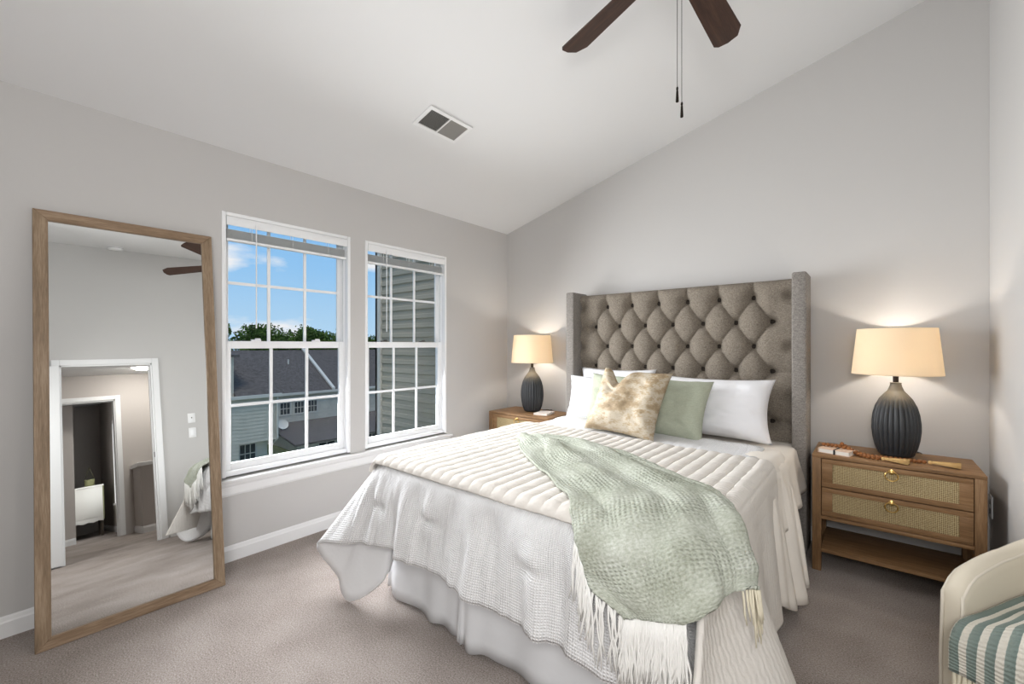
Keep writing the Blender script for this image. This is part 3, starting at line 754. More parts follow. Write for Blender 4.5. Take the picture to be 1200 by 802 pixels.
place_pillow('bed_pillow', 'white sleeping pillow at the back left, only its top edge showing against the headboard', PILLOWM, (1.33, -0.235, ZP + 0.03), 0.66, 0.40, 0.13, R_(8), seed=1, group='white sleeping pillows')
place_pillow('bed_pillow', 'white sleeping pillow at the left end of the bed, nearest the window', PILLOWM, (1.30, -0.40, ZP), 0.66, 0.375, 0.15, R_(14), seed=2, group='white sleeping pillows')
place_pillow('bed_pillow', 'large white pillow at the right end of the bed, nearest the lit lamp', PILLOWM, (2.095, -0.40, ZP), 0.74, 0.415, 0.18, R_(18), seed=3, group='white sleeping pillows')
def sagem():
    m = weave('sage_linen', srgb(158, 164, 144), srgb(192, 197, 180), 300, 0.5, var=0.8); return m
SAGE = sagem()
place_pillow('throw_pillow', 'sage green square cushion hidden behind the left side of the gold cushion', SAGE, (1.47, -0.56, ZP), 0.45, 0.42, 0.15, R_(20), seed=6, group='sage cushions')
place_pillow('throw_pillow', 'sage green square cushion right of the gold marbled cushion', SAGE, (1.885, -0.62, ZP), 0.47, 0.43, 0.16, R_(26), roll=R_(3), seed=7, group='sage cushions')
def goldm():
    m = M_('gold_marbled_velvet', srgb(200, 176, 136), 0.6, spec=0.35); t, b = nodes(m)
    v = coords(t, (2.6, 2.6, 5.0)); n = tex_noise(t, v, 1.5, 8, 0.6); n2 = tex_noise(t, coords(t, (1, 1, 2)), 70, 3)
    f = math2(t, 'ADD', math2(t, 'MULTIPLY', n, 0.85), math2(t, 'MULTIPLY', n2, 0.15))
    t.links.new(ramp(t, f, [(0.34, srgb(132, 114, 90)), (0.44, srgb(168, 148, 119)), (0.52, srgb(196, 186, 168)), (0.57, srgb(172, 151, 120)), (0.62, srgb(146, 127, 101)), (0.69, srgb(200, 195, 184))]), b.inputs['Base Color'])
    bump(t, b, f, 0.3, 0.01); return m
place_pillow('throw_pillow', 'gold and cream marbled cushion with a chopped top, front and centre on the bed', goldm(), (1.645, -0.83, ZP + 0.022), 0.50, 0.49, 0.17, R_(31), roll=R_(4), chop=0.10, seed=9)

# ------------------------------------------------------------------ nightstands
def nightstand(label):
    t = thing('nightstand', label, 'nightstand', (3.01, -0.24, 0), group='cane front nightstands')
    x0, x1, y0, y1, zt = 2.668, 3.352, -0.44, -0.04, 0.66
    obj('top_board', BX((x0, y0, zt - 0.018), (x1, y1, zt), 0.002), OAKX, t)
    for a, b in ((x0, x0 + 0.042), (x1 - 0.042, x1)):
        bm = B()
        box(bm, (a, y0, 0), (b, y0 + 0.045, zt - 0.018), 0.002); box(bm, (a, y1 - 0.045, 0), (b, y1, zt - 0.018), 0.002)
        xm = (a + b) / 2; box(bm, (xm - 0.008, y0 + 0.04, 0.295), (xm + 0.008, y1 - 0.04, zt - 0.02)); obj('side_panel', bm, OAKZ, t)
    obj('back_panel', BX((x0 + 0.042, y1 - 0.012, 0.295), (x1 - 0.042, y1 - 0.004, zt - 0.02)), OAKX, t, smooth=False)
    obj('bottom_rail', BX((x0 + 0.042, y0 + 0.004, 0.296), (x1 - 0.042, y1 - 0.012, 0.316), 0.002), OAKX, t)
    obj('shelf', BX((x0 + 0.04, y0 + 0.006, 0.108), (x1 - 0.04, y1 - 0.006, 0.128), 0.002), OAKX, t)
    for za, zb in ((0.481, 0.638), (0.320, 0.476)):
        xa, xb = x0 + 0.045, x1 - 0.045; fw, fh = 0.048, 0.026
        bm = B(); box(bm, (xa, y0 + 0.002, za), (xb, y0 + 0.020, za + fh), 0.001); box(bm, (xa, y0 + 0.002, zb - fh), (xb, y0 + 0.020, zb), 0.001)
        box(bm, (xa, y0 + 0.002, za + fh), (xa + fw, y0 + 0.020, zb - fh), 0.001); box(bm, (xb - fw, y0 + 0.002, za + fh), (xb, y0 + 0.020, zb - fh), 0.001)
        box(bm, (xa + 0.02, y0 + 0.02, za + 0.01), (xb - 0.02, y1 - 0.04, zb - 0.02))
        d = obj('drawer', bm, OAKX, t)
        obj('cane_panel', BX((xa + fw, y0 + 0.008, za + fh), (xb - fw, y0 + 0.019, zb - fh)), CANE, d, smooth=False)
        cx = (xa + xb) / 2; zz = zb - 0.020
        bm = B(); lathe(bm, [(0.013, 0), (0.013, 0.003), (0.006, 0.005), (0.006, 0.016), (0.009, 0.018), (0.009, 0.024), (0.004, 0.026)], n=16)
        bmesh.ops.rotate(bm, verts=bm.verts, matrix=Matrix.Rotation(PI / 2, 3, 'X')); bmesh.ops.translate(bm, verts=bm.verts, vec=(cx, y0 + 0.003, zz))
        tube(bm, [(cx + 0.026 * math.sin(a), y0 - 0.014, zz - 0.020 + 0.024 * math.cos(a)) for a in [2 * PI * q / 24 for q in range(24)]], 0.0034, 8, closed=True)
        obj('ring_pull', bm, BRASS, d)
    return t
def dup(root, loc, label, rotz=None):
    r = root.copy(); COL.objects.link(r); r.location = loc; r['label'] = label
    if rotz is not None: r.rotation_euler = (0, 0, rotz)
    for ch in list(root.children):
        c = ch.copy(); COL.objects.link(c); c.parent = r
        for g in list(ch.children):
            d = g.copy(); COL.objects.link(d); d.parent = c
    return r
ns = nightstand('oak nightstand with two cane drawers right of the bed, beads on top')
dup(ns, (0.49, -0.24, 0), 'oak nightstand partly hidden behind the bed, near the window')

# ------------------------------------------------------------------ table lamps
def table_lamp(label):
    c = (3.035, -0.20, 0.6605); t = thing('table_lamp', label, 'lamp', c, group='ribbed table lamps')
    prof = [(0.030, 0.0), (0.066, 0.002), (0.078, 0.012), (0.092, 0.05), (0.102, 0.10), (0.107, 0.15), (0.106, 0.19), (0.101, 0.235), (0.090, 0.28), (0.072, 0.32), (0.052, 0.347), (0.036, 0.366), (0.027, 0.39), (0.024, 0.405), (0.026, 0.411), (0.018, 0.413)]
    pp = []
    for a, b in zip(prof, prof[1:]):
        for q in range(4): pp.append((a[0] + (b[0] - a[0]) * q / 4, a[1] + (b[1] - a[1]) * q / 4))
    pp.append(prof[-1])
    def rib(th, z):
        k = smooth01((z - 0.012) / 0.03) * smooth01((0.365 - z) / 0.06)
        return 1 - 0.065 * k * (1 - abs(math.sin(th * 13)) ** 0.8)
    bm = B(); lathe(bm, pp, n=208, rib=rib); obj('base', bm, CERAM, t, local=True, ang=60)
    bm = B(); lathe(bm, [(0.0125, 0.411), (0.0125, 0.455), (0.006, 0.457), (0.006, 0.47)], n=16)
    lathe(bm, [(0.004, 0.47), (0.004, 0.698), (0.007, 0.70), (0.005, 0.706)], n=10)
    for a in range(3):
        th = a * 2 * PI / 3; tube(bm, [(0, 0, 0.70), (0.168 * math.cos(th), 0.168 * math.sin(th), 0.70)], 0.002, 6)
    obj('stem', bm, BRONZE, t, local=True)
    bm = B(); ball(bm, (0, 0, 0.575), 0.03, 14, 10, (1, 1, 1.25)); obj('bulb', bm, BULB, t, local=True)
    bm = B(); lathe(bm, [(0.197, 0.457), (0.1965, 0.463), (0.173, 0.708), (0.1725, 0.714)], n=64, cap=False)
    s = obj('lamp_shade', bm, SHADE, t, local=True, ang=180); solid(s, 0.0015, -1)
    bm = B(); tube(bm, [(0.17, 0.03, 0.003) if False else (0.06, 0.06, 0.006), (0.085, 0.09, 0.012), (0.105, 0.10, 0.014), (0.115, 0.13, 0.004), (0.10, 0.175, 0.004), (0.09, 0.187, -0.03), (0.09, 0.187, -0.25)], 0.0028, 6); obj('cord', bm, BLACKP, t, local=True)
    return t
tl = table_lamp('charcoal ribbed table lamp on the right nightstand, beside the beads')
dup(tl, (0.478, -0.20, 0.6605), 'charcoal ribbed table lamp on the left nightstand, in the corner by the window')
for x in (3.035, 0.478):
    lamp('lamp_bulb_light', 'POINT', (x, -0.20, 1.245), 19.0, (1.0, 0.93, 0.84), 0.035)

# ------------------------------------------------------------------ things on the nightstands
def book(name, label, c, w, d, h, rot, cover, stripe=None):
    t = thing(name, label, 'book', c, rot)
    PAGE = M_('book_pages', srgb(232, 228, 220), 0.8)
    bm = B(); box(bm, (-w / 2 + 0.004, -d / 2 + 0.003, 0.003), (w / 2 - 0.003, d / 2 - 0.003, h - 0.003)); obj('pages', bm, PAGE, t, local=True, smooth=False)
    bm = B(); box(bm, (-w / 2, -d / 2, h - 0.003), (w / 2, d / 2, h), 0.0008); box(bm, (-w / 2, -d / 2, 0), (w / 2, d / 2, 0.003), 0.0008); box(bm, (-w / 2, -d / 2, 0.003), (-w / 2 + 0.003, d / 2, h - 0.003))
    obj('cover', bm, cover, t, local=True, smooth=False)
    if stripe:
        bm = B(); box(bm, (0.0, -d / 2 - 0.001, -0.0002), (0.008, d / 2 + 0.001, h + 0.0008)); obj('elastic_band', bm, stripe, t, local=True, smooth=False)
    return t
book('book', 'pale closed book with a dark band on the right nightstand, under the beads', (2.775, -0.345, 0.6605), 0.15, 0.10, 0.026, R_(-14), M_('peach_cover', srgb(218, 190, 168), 0.6), BLACKP)
book('book', 'thin white book lying on the left nightstand beside the lamp', (0.66, -0.26, 0.6605), 0.13, 0.18, 0.016, R_(12), M_('white_cover', srgb(226, 218, 212), 0.5))
def garland():
    t = thing('bead_garland', 'brown wooden bead garland with two tan tassels around the right lamp', 'beads', (2.95, -0.36, 0.6605))
    BEAD = wood('bead_wood', srgb(98, 58, 28), srgb(138, 88, 48), srgb(170, 118, 72), 'X', 4)
    zb = 0.6605 + 0.011
    path = [(2.715, -0.31, zb + 0.027), (2.76, -0.318, zb + 0.027), (2.80, -0.325, zb + 0.027), (2.845, -0.33, zb + 0.012), (2.875, -0.355, zb), (2.90, -0.375, zb), (2.93, -0.385, zb), (2.965, -0.385, zb)]
    path2 = [(2.80, -0.325, zb + 0.043), (2.85, -0.315, zb + 0.010), (2.90, -0.335, zb), (2.95, -0.35, zb), (3.0, -0.352, zb), (3.06, -0.345, zb), (3.11, -0.335, zb), (3.15, -0.33, zb)]
    bm = B()
    for pth in (path, path2):
        last = None
        for k in range(400):
            p = cat(pth, (len(pth) - 1) * k / 399)
            if last is None or (p - last).length > 0.0185: ball(bm, p, 0.0105, 12, 8); last = p
    b = obj('beads', bm, BEAD, t); b['kind'] = 'stuff'
    TAS = M_('tan_tassel', srgb(206, 172, 118), 0.95, spec=0.05); rnd = random.Random(5)
    for a, d in (((2.965, -0.385, zb), (0.115, -0.02)), ((3.15, -0.33, zb), (0.125, -0.015))):
        bm = B(); a = Vector(a); d3 = Vector((d[0], d[1], 0)); sd = Vector((-d[1], d[0], 0)).normalized()
        ball(bm, a + d3 * 0.12, 0.010, 10, 7)
        for k in range(80):
            w = rnd.uniform(-1, 1); hh = rnd.uniform(-0.2, 1)
            ps = [a + d3 * (0.1 + 0.9 * q) + sd * (w * (0.005 + 0.024 * q)) + Vector((0, 0, hh * (0.005 + 0.012 * q) - 0.004 * q)) for q in (0, 0.3, 0.6, 1.0)]
            tube(bm, ps, 0.0016, 4)
        obj('tassel', bm, TAS, t, ang=180)
garland()
# outlet on the closet wall beside the nightstand
t = thing('wall_outlet', 'white wall outlet low on the wall right of the nightstand', 'outlet', (3.419, -0.06, 0.37))
bm = B(); box(bm, (3.414, -0.095, 0.37), (3.4195, -0.025, 0.485), 0.002); obj('plate', bm, TRIM, t)
for z in (0.402, 0.452):
    obj('socket', BX((3.4125, -0.067, z - 0.014), (3.4145, -0.053, z + 0.014)), BLACKP, t, smooth=False)

# ------------------------------------------------------------------ floor mirror leaning on the window wall
def floor_mirror():
    th = 0.128; t = thing('floor_mirror', 'tall oak-framed floor mirror leaning on the wall left of the windows', 'mirror', (0.265, -2.99, 0), 0)
    t.rotation_euler = (0, -th, -0.011)
    w, h, fw, d = 0.684, 1.915, 0.048, 0.026                # local: X = out of the glass, Y = width, Z = up
    y0, y1 = -w / 2, w / 2
    for nm, pts, m in (('frame_side', [(y0, 0), (y0 + fw, fw), (y0 + fw, h - fw), (y0, h)], MIRZ), ('frame_side', [(y1, 0), (y1, h), (y1 - fw, h - fw), (y1 - fw, fw)], MIRZ),
                       ('frame_rail', [(y0, 0), (y1, 0), (y1 - fw, fw), (y0 + fw, fw)], MIRY), ('frame_rail', [(y0, h), (y0 + fw, h - fw), (y1 - fw, h - fw), (y1, h)], MIRY)):
        bm = B(); prism(bm, pts, 0, -d + 0.004, 0.010)
        es = [e for e in bm.edges if all(v.co.x > 0.009 for v in e.verts)]
        bmesh.ops.bevel(bm, geom=es, offset=0.002, segments=1, affect='EDGES')
        obj(nm, bm, m, t, local=True, smooth=False)
    obj('mirror_glass', BX((-0.006, y0 + fw - 0.004, fw - 0.004), (0.0, y1 - fw + 0.004, h - fw + 0.004)), MIRROR, t, local=True, smooth=False)
    obj('backing', BX((-d + 0.003, y0 + 0.02, 0.02), (-0.007, y1 - 0.02, h - 0.02)), M_('backing_board', srgb(90, 75, 60), 0.9), t, local=True, smooth=False)
floor_mirror()

# ------------------------------------------------------------------ window blinds, raised
SLAT = M_('blind_slat', srgb(244, 243, 240), 0.5)
def blind(y0, y1, label, zstack):
    t = thing('window_blind', label, 'blind', (-0.01, (y0 + y1) / 2, WZ1 - 0.03), group='raised white window blinds')
    a, b = y0 + 0.026, y1 - 0.026; zt = WZ1 - 0.026
    bm = B(); box(bm, (-0.036, a, zt - 0.042), (-0.004, b, zt), 0.002); box(bm, (-0.003, a - 0.002, zt - 0.05), (0.006, b + 0.002, zt + 0.002), 0.002); obj('headrail', bm, VINYL, t)
    n = 9; bm = B()
    for k in range(n):
        z = zstack + 0.018 + k * 0.0062
        v = [(-0.036, z), (-0.02, z + 0.003), (-0.004, z), (-0.004, z - 0.001), (-0.02, z + 0.002), (-0.036, z - 0.001)]
        prism(bm, v, 1, a + 0.004, b - 0.004)
    obj('slat_stack', bm, SLAT, t, smooth=False)
    obj('bottom_rail', BX((-0.037, a + 0.003, zstack), (-0.003, b - 0.003, zstack + 0.015), 0.003), VINYL, t)
    for f in (0.18, 0.5, 0.82):
        yy = a + (b - a) * f; bm = B()
        tube(bm, [(-0.037, yy, zt - 0.04), (-0.037, yy, zstack - 0.001), (-0.003, yy, zstack - 0.001), (-0.003, yy, zt - 0.04)], 0.0012, 5)
        obj('ladder_cord', bm, SLAT, t)
    yy = a + (b - a) * 0.205
    bm = B(); tube(bm, [(0.009, yy, zt - 0.02), (0.012, yy, zt - 0.04), (0.012, yy, zt - 0.66)], [0.002, 0.0035, 0.0035], 6); obj('tilt_wand', bm, VINYL, t)
blind(*W1, 'raised white blind at the top of the window beside the mirror', 1.905)
blind(*W2, 'raised white blind at the top of the window nearer the bed lamp', 1.905)

# ------------------------------------------------------------------ ceiling fan, vent, smoke detector
def ceiling_fan():
    cx, cy = 2.372, -1.80; zb = 2.77; zcl = zc(cx)
    t = thing('ceiling_fan', 'dark bronze ceiling fan with walnut blades and two pull chains', 'ceiling fan', (cx, cy, zcl))
    dz = zb - zcl
    bm = B(); lathe(bm, [(0.062, 0.03), (0.066, -0.02), (0.05, -0.05), (0.022, -0.062)], n=28); obj('canopy', bm, BRONZE, t, local=True)
    bm = B(); lathe(bm, [(0.011, -0.05), (0.011, dz + 0.12)], n=14); obj('downrod', bm, BRONZE, t, local=True)
    bm = B(); lathe(bm, [(0.03, dz + 0.135), (0.09, dz + 0.12), (0.115, dz + 0.08), (0.118, dz + 0.03), (0.10, dz + 0.002), (0.06, dz - 0.02), (0.052, dz - 0.05), (0.04, dz - 0.075), (0.012, dz - 0.085)], n=36); obj('motor_housing', bm, BRONZE, t, local=True)
    for k in range(5):
        a = R_(87.5 + 72 * k + 0.5)
        Mx = Matrix.Rotation(a, 4, 'Z') @ Matrix.Translation((0, 0, dz)) @ Matrix.Rotation(R_(-12), 4, 'X')
        out = [(0.20, -0.052), (0.60, -0.068), (0.655, -0.040), (0.665, 0.008), (0.655, 0.050), (0.635, 0.066), (0.20, 0.052), (0.185, 0.03), (0.185, -0.03)]
        bm = B(); prism(bm, out, 2, -0.003, 0.003); bmesh.ops.bevel(bm, geom=[e for e in bm.edges], offset=0.0015, segments=1, affect='EDGES')
        bl = obj('blade', bm, WALNUT, t, local=True, smooth=False); bl.matrix_local = Mx
        bm = B(); prism(bm, [(0.09, -0.018), (0.15, -0.014), (0.20, -0.04), (0.25, -0.034), (0.26, 0), (0.25, 0.034), (0.20, 0.04), (0.15, 0.014), (0.09, 0.018)], 2, 0.004, 0.009)
        ir = obj('blade_iron', bm, BRONZE, t, local=True, smooth=False); ir.matrix_local = Mx
    for (x, y, zl) in ((0.000, -0.012, 2.19), (0.012, 0.002, 2.135)):
        bm = B(); tube(bm, [(x, y, dz - 0.075), (x, y, zl - zcl + 0.05)], 0.0013, 5)
        c = obj('pull_chain', bm, STEEL, t, local=True)
        bm = B(); lathe(bm, [(0.003, 0.055), (0.0045, 0.048), (0.003, 0.044), (0.0042, 0.036), (0.006, 0.0), (0.003, -0.002)], (x, y, zl - zcl), 10); obj('chain_fob', bm, BRONZE, c, local=True)
ceiling_fan()
def on_ceiling(x, y): return Vector((x, y, zc(x)))
def ceiling_vent():
    cx, cy = 0.86, -1.632; t = thing('ceiling_vent', 'rectangular white air vent with grey louvres on the sloped ceiling', 'vent', on_ceiling(cx, cy))
    t.rotation_euler = (0, -math.atan(SL), 0)
    L_, Wd = 0.345, 0.185; bm = B(); z0, z1 = -0.008, -0.0005
    box(bm, (-Wd / 2, -L_ / 2, z0), (-Wd / 2 + 0.024, L_ / 2, z1), 0.002); box(bm, (Wd / 2 - 0.024, -L_ / 2, z0), (Wd / 2, L_ / 2, z1), 0.002)
    box(bm, (-Wd / 2 + 0.024, -L_ / 2, z0), (Wd / 2 - 0.024, -L_ / 2 + 0.024, z1), 0.002); box(bm, (-Wd / 2 + 0.024, L_ / 2 - 0.024, z0), (Wd / 2 - 0.024, L_ / 2, z1), 0.002)
    box(bm, (-Wd / 2 + 0.02, -0.004, z0), (Wd / 2 - 0.02, 0.004, z1)); obj('vent_frame', bm, TRIM, t, local=True, smooth=False)
    obj('duct_back', BX((-Wd / 2 + 0.02, -L_ / 2 + 0.02, -0.0012), (Wd / 2 - 0.02, L_ / 2 - 0.02, -0.0004)), M_('duct_dark', srgb(60, 58, 56), 0.8), t, local=True, smooth=False)
    GREY = M_('vent_grey', srgb(160, 158, 154), 0.6); bm = B()
    for k in range(19):
        x = -Wd / 2 + 0.028 + k * (Wd - 0.056) / 18
        for ya, yb, s in ((-L_ / 2 + 0.024, -0.004, 1), (0.004, L_ / 2 - 0.024, -1)):
            box(bm, (-0.0046, ya, -0.0006), (0.0046, yb, 0.0006), M=Matrix.Translation((x, 0, -0.0045)) @ Matrix.Rotation(s * R_(40), 4, 'Y'))
    obj('louvres', bm, GREY, t, local=True, smooth=False)
ceiling_vent()
t = thing('smoke_detector', 'round white smoke detector on the ceiling, reflected in the mirror', 'smoke detector', on_ceiling(3.72, -2.60)); t.rotation_euler = (0, -math.atan(SL), 0)
bm = B(); lathe(bm, [(0.07, 0.0), (0.07, -0.018), (0.062, -0.030), (0.03, -0.036), (0.005, -0.037)], n=30); obj('housing', bm, TRIM, t, local=True)
bm = B(); lathe(bm, [(0.0705, -0.008), (0.0712, -0.0095), (0.0705, -0.011)], n=30, cap=False); obj('sounder_ring', bm, STEEL, t, local=True)
def switch(zm, yc, label, knob):
    t = thing('light_switch', label, 'light switch', (XR, yc, zm), group=None)
    bm = B(); box(bm, (XR - 0.006, yc - 0.038, zm - 0.06), (XR - 0.0005, yc + 0.038, zm + 0.06), 0.002); p = obj('wall_plate', bm, TRIM, t)
    bm = B()
    if knob: box(bm, (XR - 0.016, yc - 0.005, zm - 0.004), (XR - 0.005, yc + 0.005, zm + 0.012), 0.001)
    else: box(bm, (XR - 0.009, yc - 0.017, zm - 0.034), (XR - 0.005, yc + 0.017, zm + 0.034), 0.001)
    obj('toggle', bm, STEEL if knob else VINYL, t)
switch(1.335, -1.945, 'white toggle switch plate reflected in the mirror, the upper of two', True)
switch(1.155, -1.945, 'white rocker switch plate reflected in the mirror, the lower of two', False)

# ------------------------------------------------------------------ cream barrel chair with striped throw
def armchair():
    ang = math.atan2(-0.87, -0.5) - PI / 2                     # local +Y is the way the chair faces
    t = thing('armchair', 'cream upholstered barrel armchair with piping beside the right nightstand', 'armchair', (3.552, -1.373, 0), ang)
    def upath(w, y1, n=40):
        pts = []
        for k in range(n + 1):
            s = k / n
            if s < 0.22: pts.append((-w, y1 + (0 - y1) * s / 0.22))
            elif s > 0.78: pts.append((w, y1 * (s - 0.78) / 0.22))
            else:
                a = PI + (s - 0.22) / 0.56 * PI; pts.append((w * math.cos(a), w * math.sin(a)))
        return pts
    W_out, W_in, yf = 0.33, 0.272, 0.33
    def ztop(s):
        q = min(s, 1 - s) / 0.5
        return 0.566 + 0.025 * smooth01(q / 0.35) + 0.13 * smooth01((q - 0.40) / 0.6)
    po, pi_ = upath(W_out, yf), upath(W_in, yf); n = len(po) - 1
    bm = B(); rows = []
    outer_top = []; inner_top = []
    for k in range(n + 1):
        s = k / n; zt = ztop(s); ro = Vector((*po[k], 0)); ri = Vector((*pi_[k], 0))
        fr = min(1, min(s, 1 - s) / 0.07); zt2 = zt - 0.050 * (1 - fr) ** 2.5
        col = [ri + Vector((0, 0, 0.20)), ri + Vector((0, 0, zt2 - 0.045))]
        for q in range(1, 6):
            a = q / 6 * PI; m_ = (ro + ri) / 2; hv = (ri - ro) / 2
            col.append(m_ + hv * math.cos(a) * 1.0 + Vector((0, 0, zt2 - 0.045 + 0.045 * math.sin(a) ** 0.7)))
        col += [ro + Vector((0, 0, zt2 - 0.045)), ro + Vector((0, 0, 0.06))]
        rows.append(col)
        inner_top.append(ri.lerp(ro, 0.10) + Vector((0, 0, zt2 - 0.020))); outer_top.append(ro.lerp(ri, 0.06) + Vector((0, 0, zt2 - 0.022)))
    V = sheet(bm, rows)
    for e_ in (0, n):
        bm.faces.new([v for v in V[e_]])
    bmesh.ops.recalc_face_normals(bm, faces=bm.faces)
    o = obj('shell', bm, UPH, t, local=True, ang=70)
    for nm, tp, pth in (('piping', outer_top, po), ('piping', inner_top, pi_)):
        bm = B(); a = [Vector((pth[0][0], yf + 0.003, 0.10))] + [Vector((pth[0][0], yf + 0.003, 0.30)), Vector((tp[0].x, yf + 0.003, tp[0].z - 0.06))] + tp + [Vector((tp[-1].x, yf + 0.003, tp[-1].z - 0.06)), Vector((pth[-1][0], yf + 0.003, 0.30)), Vector((pth[-1][0], yf + 0.003, 0.10))]
        tube(bm, a, 0.005, 6); obj(nm, bm, PIPE, t, local=True, ang=180)
    bm = B()
    pts = [(-0.268, 0.37), (0.268, 0.37)] + [(0.268 * math.cos(-PI * q / 16), 0.0 + 0.268 * math.sin(-PI * q / 16)) for q in range(17)]
    prism(bm, pts, 2, 0.25, 0.435); bmesh.ops.bevel(bm, geom=list(bm.edges), offset=0.03, segments=3, affect='EDGES', clamp_overlap=True); obj('seat_cushion', bm, UPH, t, local=True, ang=70)
    bm = B(); prism(bm, [(-0.26, 0.32), (0.26, 0.32)] + [(0.26 * math.cos(-PI * q / 16), 0.26 * math.sin(-PI * q / 16)) for q in range(17)], 2, 0.06, 0.26); obj('seat_base', bm, UPH, t, local=True, ang=50)
    for x, y in ((-0.27, 0.26), (0.27, 0.26), (-0.20, -0.20), (0.20, -0.20)):
        bm = B(); lathe(bm, [(0.014, 0), (0.02, 0.075)], (x, y, 0), 14); obj('leg', bm, WALNUT, t, local=True)
    # striped throw over the seat front
    th = thing('throw_blanket', 'teal and cream striped throw with fringe draped over the armchair seat', 'throw blanket', (3.552, -1.373, 0.44), ang)
    STR = M_('teal_stripe', srgb(120, 136, 132), 0.95, spec=0.05); tt, b = nodes(STR)
    v = coords(tt, (1, 1, 1), True); s = tt.nodes.new('ShaderNodeSeparateXYZ'); tt.links.new(v, s.inputs[0])
    q = math2(tt, 'FRACT', math2(tt, 'DIVIDE', s.outputs['X'], 0.040), 0); nn = tex_noise(tt, v, 130, 3, 0.7)
    q2 = math2(tt, 'ADD', q, math2(tt, 'MULTIPLY', math2(tt, 'SUBTRACT', nn, 0.5), 0.12))
    cmix = ramp(tt, q2, [(0.0, srgb(126, 141, 135)), (0.52, srgb(142, 155, 148)), (0.57, srgb(226, 221, 209)), (0.97, srgb(230, 226, 214)), (1.0, srgb(126, 141, 135))])
    tt.links.new(cmix, b.inputs['Base Color']); wv = tex_wave(tt, v, 34, 2, 'Y', det=3)
    bump(tt, b, math2(tt, 'ADD', wv, math2(tt, 'MULTIPLY', nn, 1.6)), 0.5, 0.006)
    bm = B(); rows = []; nu = 46; nv = 50
    for i in range(nu + 1):
        x = -0.262 + 0.524 * i / nu; row = []
        for j in range(nv + 1):
            d = 0.66 * j / nv                         # from the back of the seat forwards, then down
            flat = 0.50; R = 0.06
            if d < flat: y = -0.135 + d; z = 0.0
            else:
                a = min((d - flat) / R, PI / 2); y = -0.135 + flat + R * math.sin(a); z = -R * (1 - math.cos(a))
                if d - flat > R * PI / 2: z -= d - flat - R * PI / 2
            hump = 0.105 * smooth01(1 - abs(x + 0.02) / 0.27) ** 0.8 * smooth01((y + 0.14) / 0.25) * (1 if d < flat else 1 - 0.3 * (d - flat) / 0.16)
            row.append((x, y + 0.012 + 0.004 * N3(x * 20, d * 9), z + 0.006 + hump * (1 if d < flat else max(0, 1 - (d - flat) / 0.12)) + 0.006 * N3(x * 9, d * 9, 3)))
        rows.append(row)
    sheet(bm, rows, lambda i, j: (0.544 * i / nu, 0.66 * j / nv)); bl = obj('blanket', bm, STR, th, local=True, ang=180); solid(bl, 0.008, 1)
    bm = B(); rnd = random.Random(2)
    for k in range(60):
        p = Vector(rows[int(rnd.random() * nu)][nv]); L_ = rnd.uniform(0.06, 0.09); dx = rnd.uniform(-0.01, 0.01)
        tube(bm, [p + Vector((dx * q, 0.006 * q, -L_ * q)) for q in (0, 0.3, 0.65, 1)], [0.004, 0.005, 0.0045, 0.002], 5)
    f = obj('fringe', bm, CREAMYARN, th, local=True, ang=180); f['kind'] = 'stuff'; f['label'] = 'cream yarn fringe'
armchair()

# ------------------------------------------------------------------ dresser and planter in the far room
t = thing('dresser', 'white dresser with a scalloped apron in the far room, reflected in the mirror', 'dresser', (7.85, -2.54, 0))
WHP = M_('white_furniture', srgb(236, 234, 228), 0.5); OLIVE = M_('olive_edge', srgb(150, 150, 110), 0.6)
bm = B(); box(bm, (7.62, -2.78, 0.30), (8.02, -2.42, 0.80), 0.004)
prism(bm, [(-2.78, 0.31), (-2.78, 0.235), (-2.72, 0.25), (-2.66, 0.225), (-2.60, 0.25), (-2.54, 0.225), (-2.48, 0.25), (-2.42, 0.235), (-2.42, 0.31)], 0, 7.62, 7.635); obj('body', bm, WHP, t)
obj('top_board', BX((7.60, -2.79, 0.80), (8.04, -2.405, 0.825), 0.004), WHP, t); obj('side_edge', BX((7.62, -2.419, 0.26), (8.02, -2.405, 0.80)), OLIVE, t)
for x in (7.64, 7.97):
    for y in (-2.77, -2.45): obj('leg', BX((x, y, 0), (x + 0.03, y + 0.03, 0.32)), M_('leg_dark', srgb(90, 80, 70), 0.6), t)
t = thing('potted_planter', 'small green planter with a cord hanger on the far dresser, reflected in the mirror', 'planter', (7.78, -2.56, 0.826))
bm = B(); lathe(bm, [(0.05, 0), (0.06, 0.02), (0.065, 0.11), (0.055, 0.112)], (7.78, -2.56, 0.826), 20); obj('pot', bm, OLIVE, t)
bm = B(); tube(bm, [(7.78, -2.62, 0.93), (7.78, -2.56, 1.14)], 0.003, 5); tube(bm, [(7.78, -2.50, 0.93), (7.78, -2.56, 1.14)], 0.003, 5); obj('hanger_cord', bm, M_('cord_olive', srgb(110, 110, 80), 0.8), t)

# ------------------------------------------------------------------ outside: own side wing, neighbouring town houses, trees
struct('ground_outside', BX((-90, -60, -6.6), (-0.6, 80, -6.4)), GROUND)
def side_wing():
    t = thing('house_wing', 'tan vinyl-sided wing of the house outside the right-hand window', 'house', (-0.8, -0.3, -6.4))
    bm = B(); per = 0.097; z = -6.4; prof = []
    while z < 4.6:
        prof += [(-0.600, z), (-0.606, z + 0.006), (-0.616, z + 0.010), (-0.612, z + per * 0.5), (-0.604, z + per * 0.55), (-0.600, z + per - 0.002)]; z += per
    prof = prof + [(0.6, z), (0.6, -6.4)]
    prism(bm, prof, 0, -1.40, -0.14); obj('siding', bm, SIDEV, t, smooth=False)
    bm = B(); box(bm, (-1.455, -0.63, -6.4), (-1.36, -0.59, 4.6)); box(bm, (-1.455, -0.63, -6.4), (-1.42, 0.6, 4.6)); obj('corner_trim', bm, EXTTRIM, t, smooth=False)
side_wing()
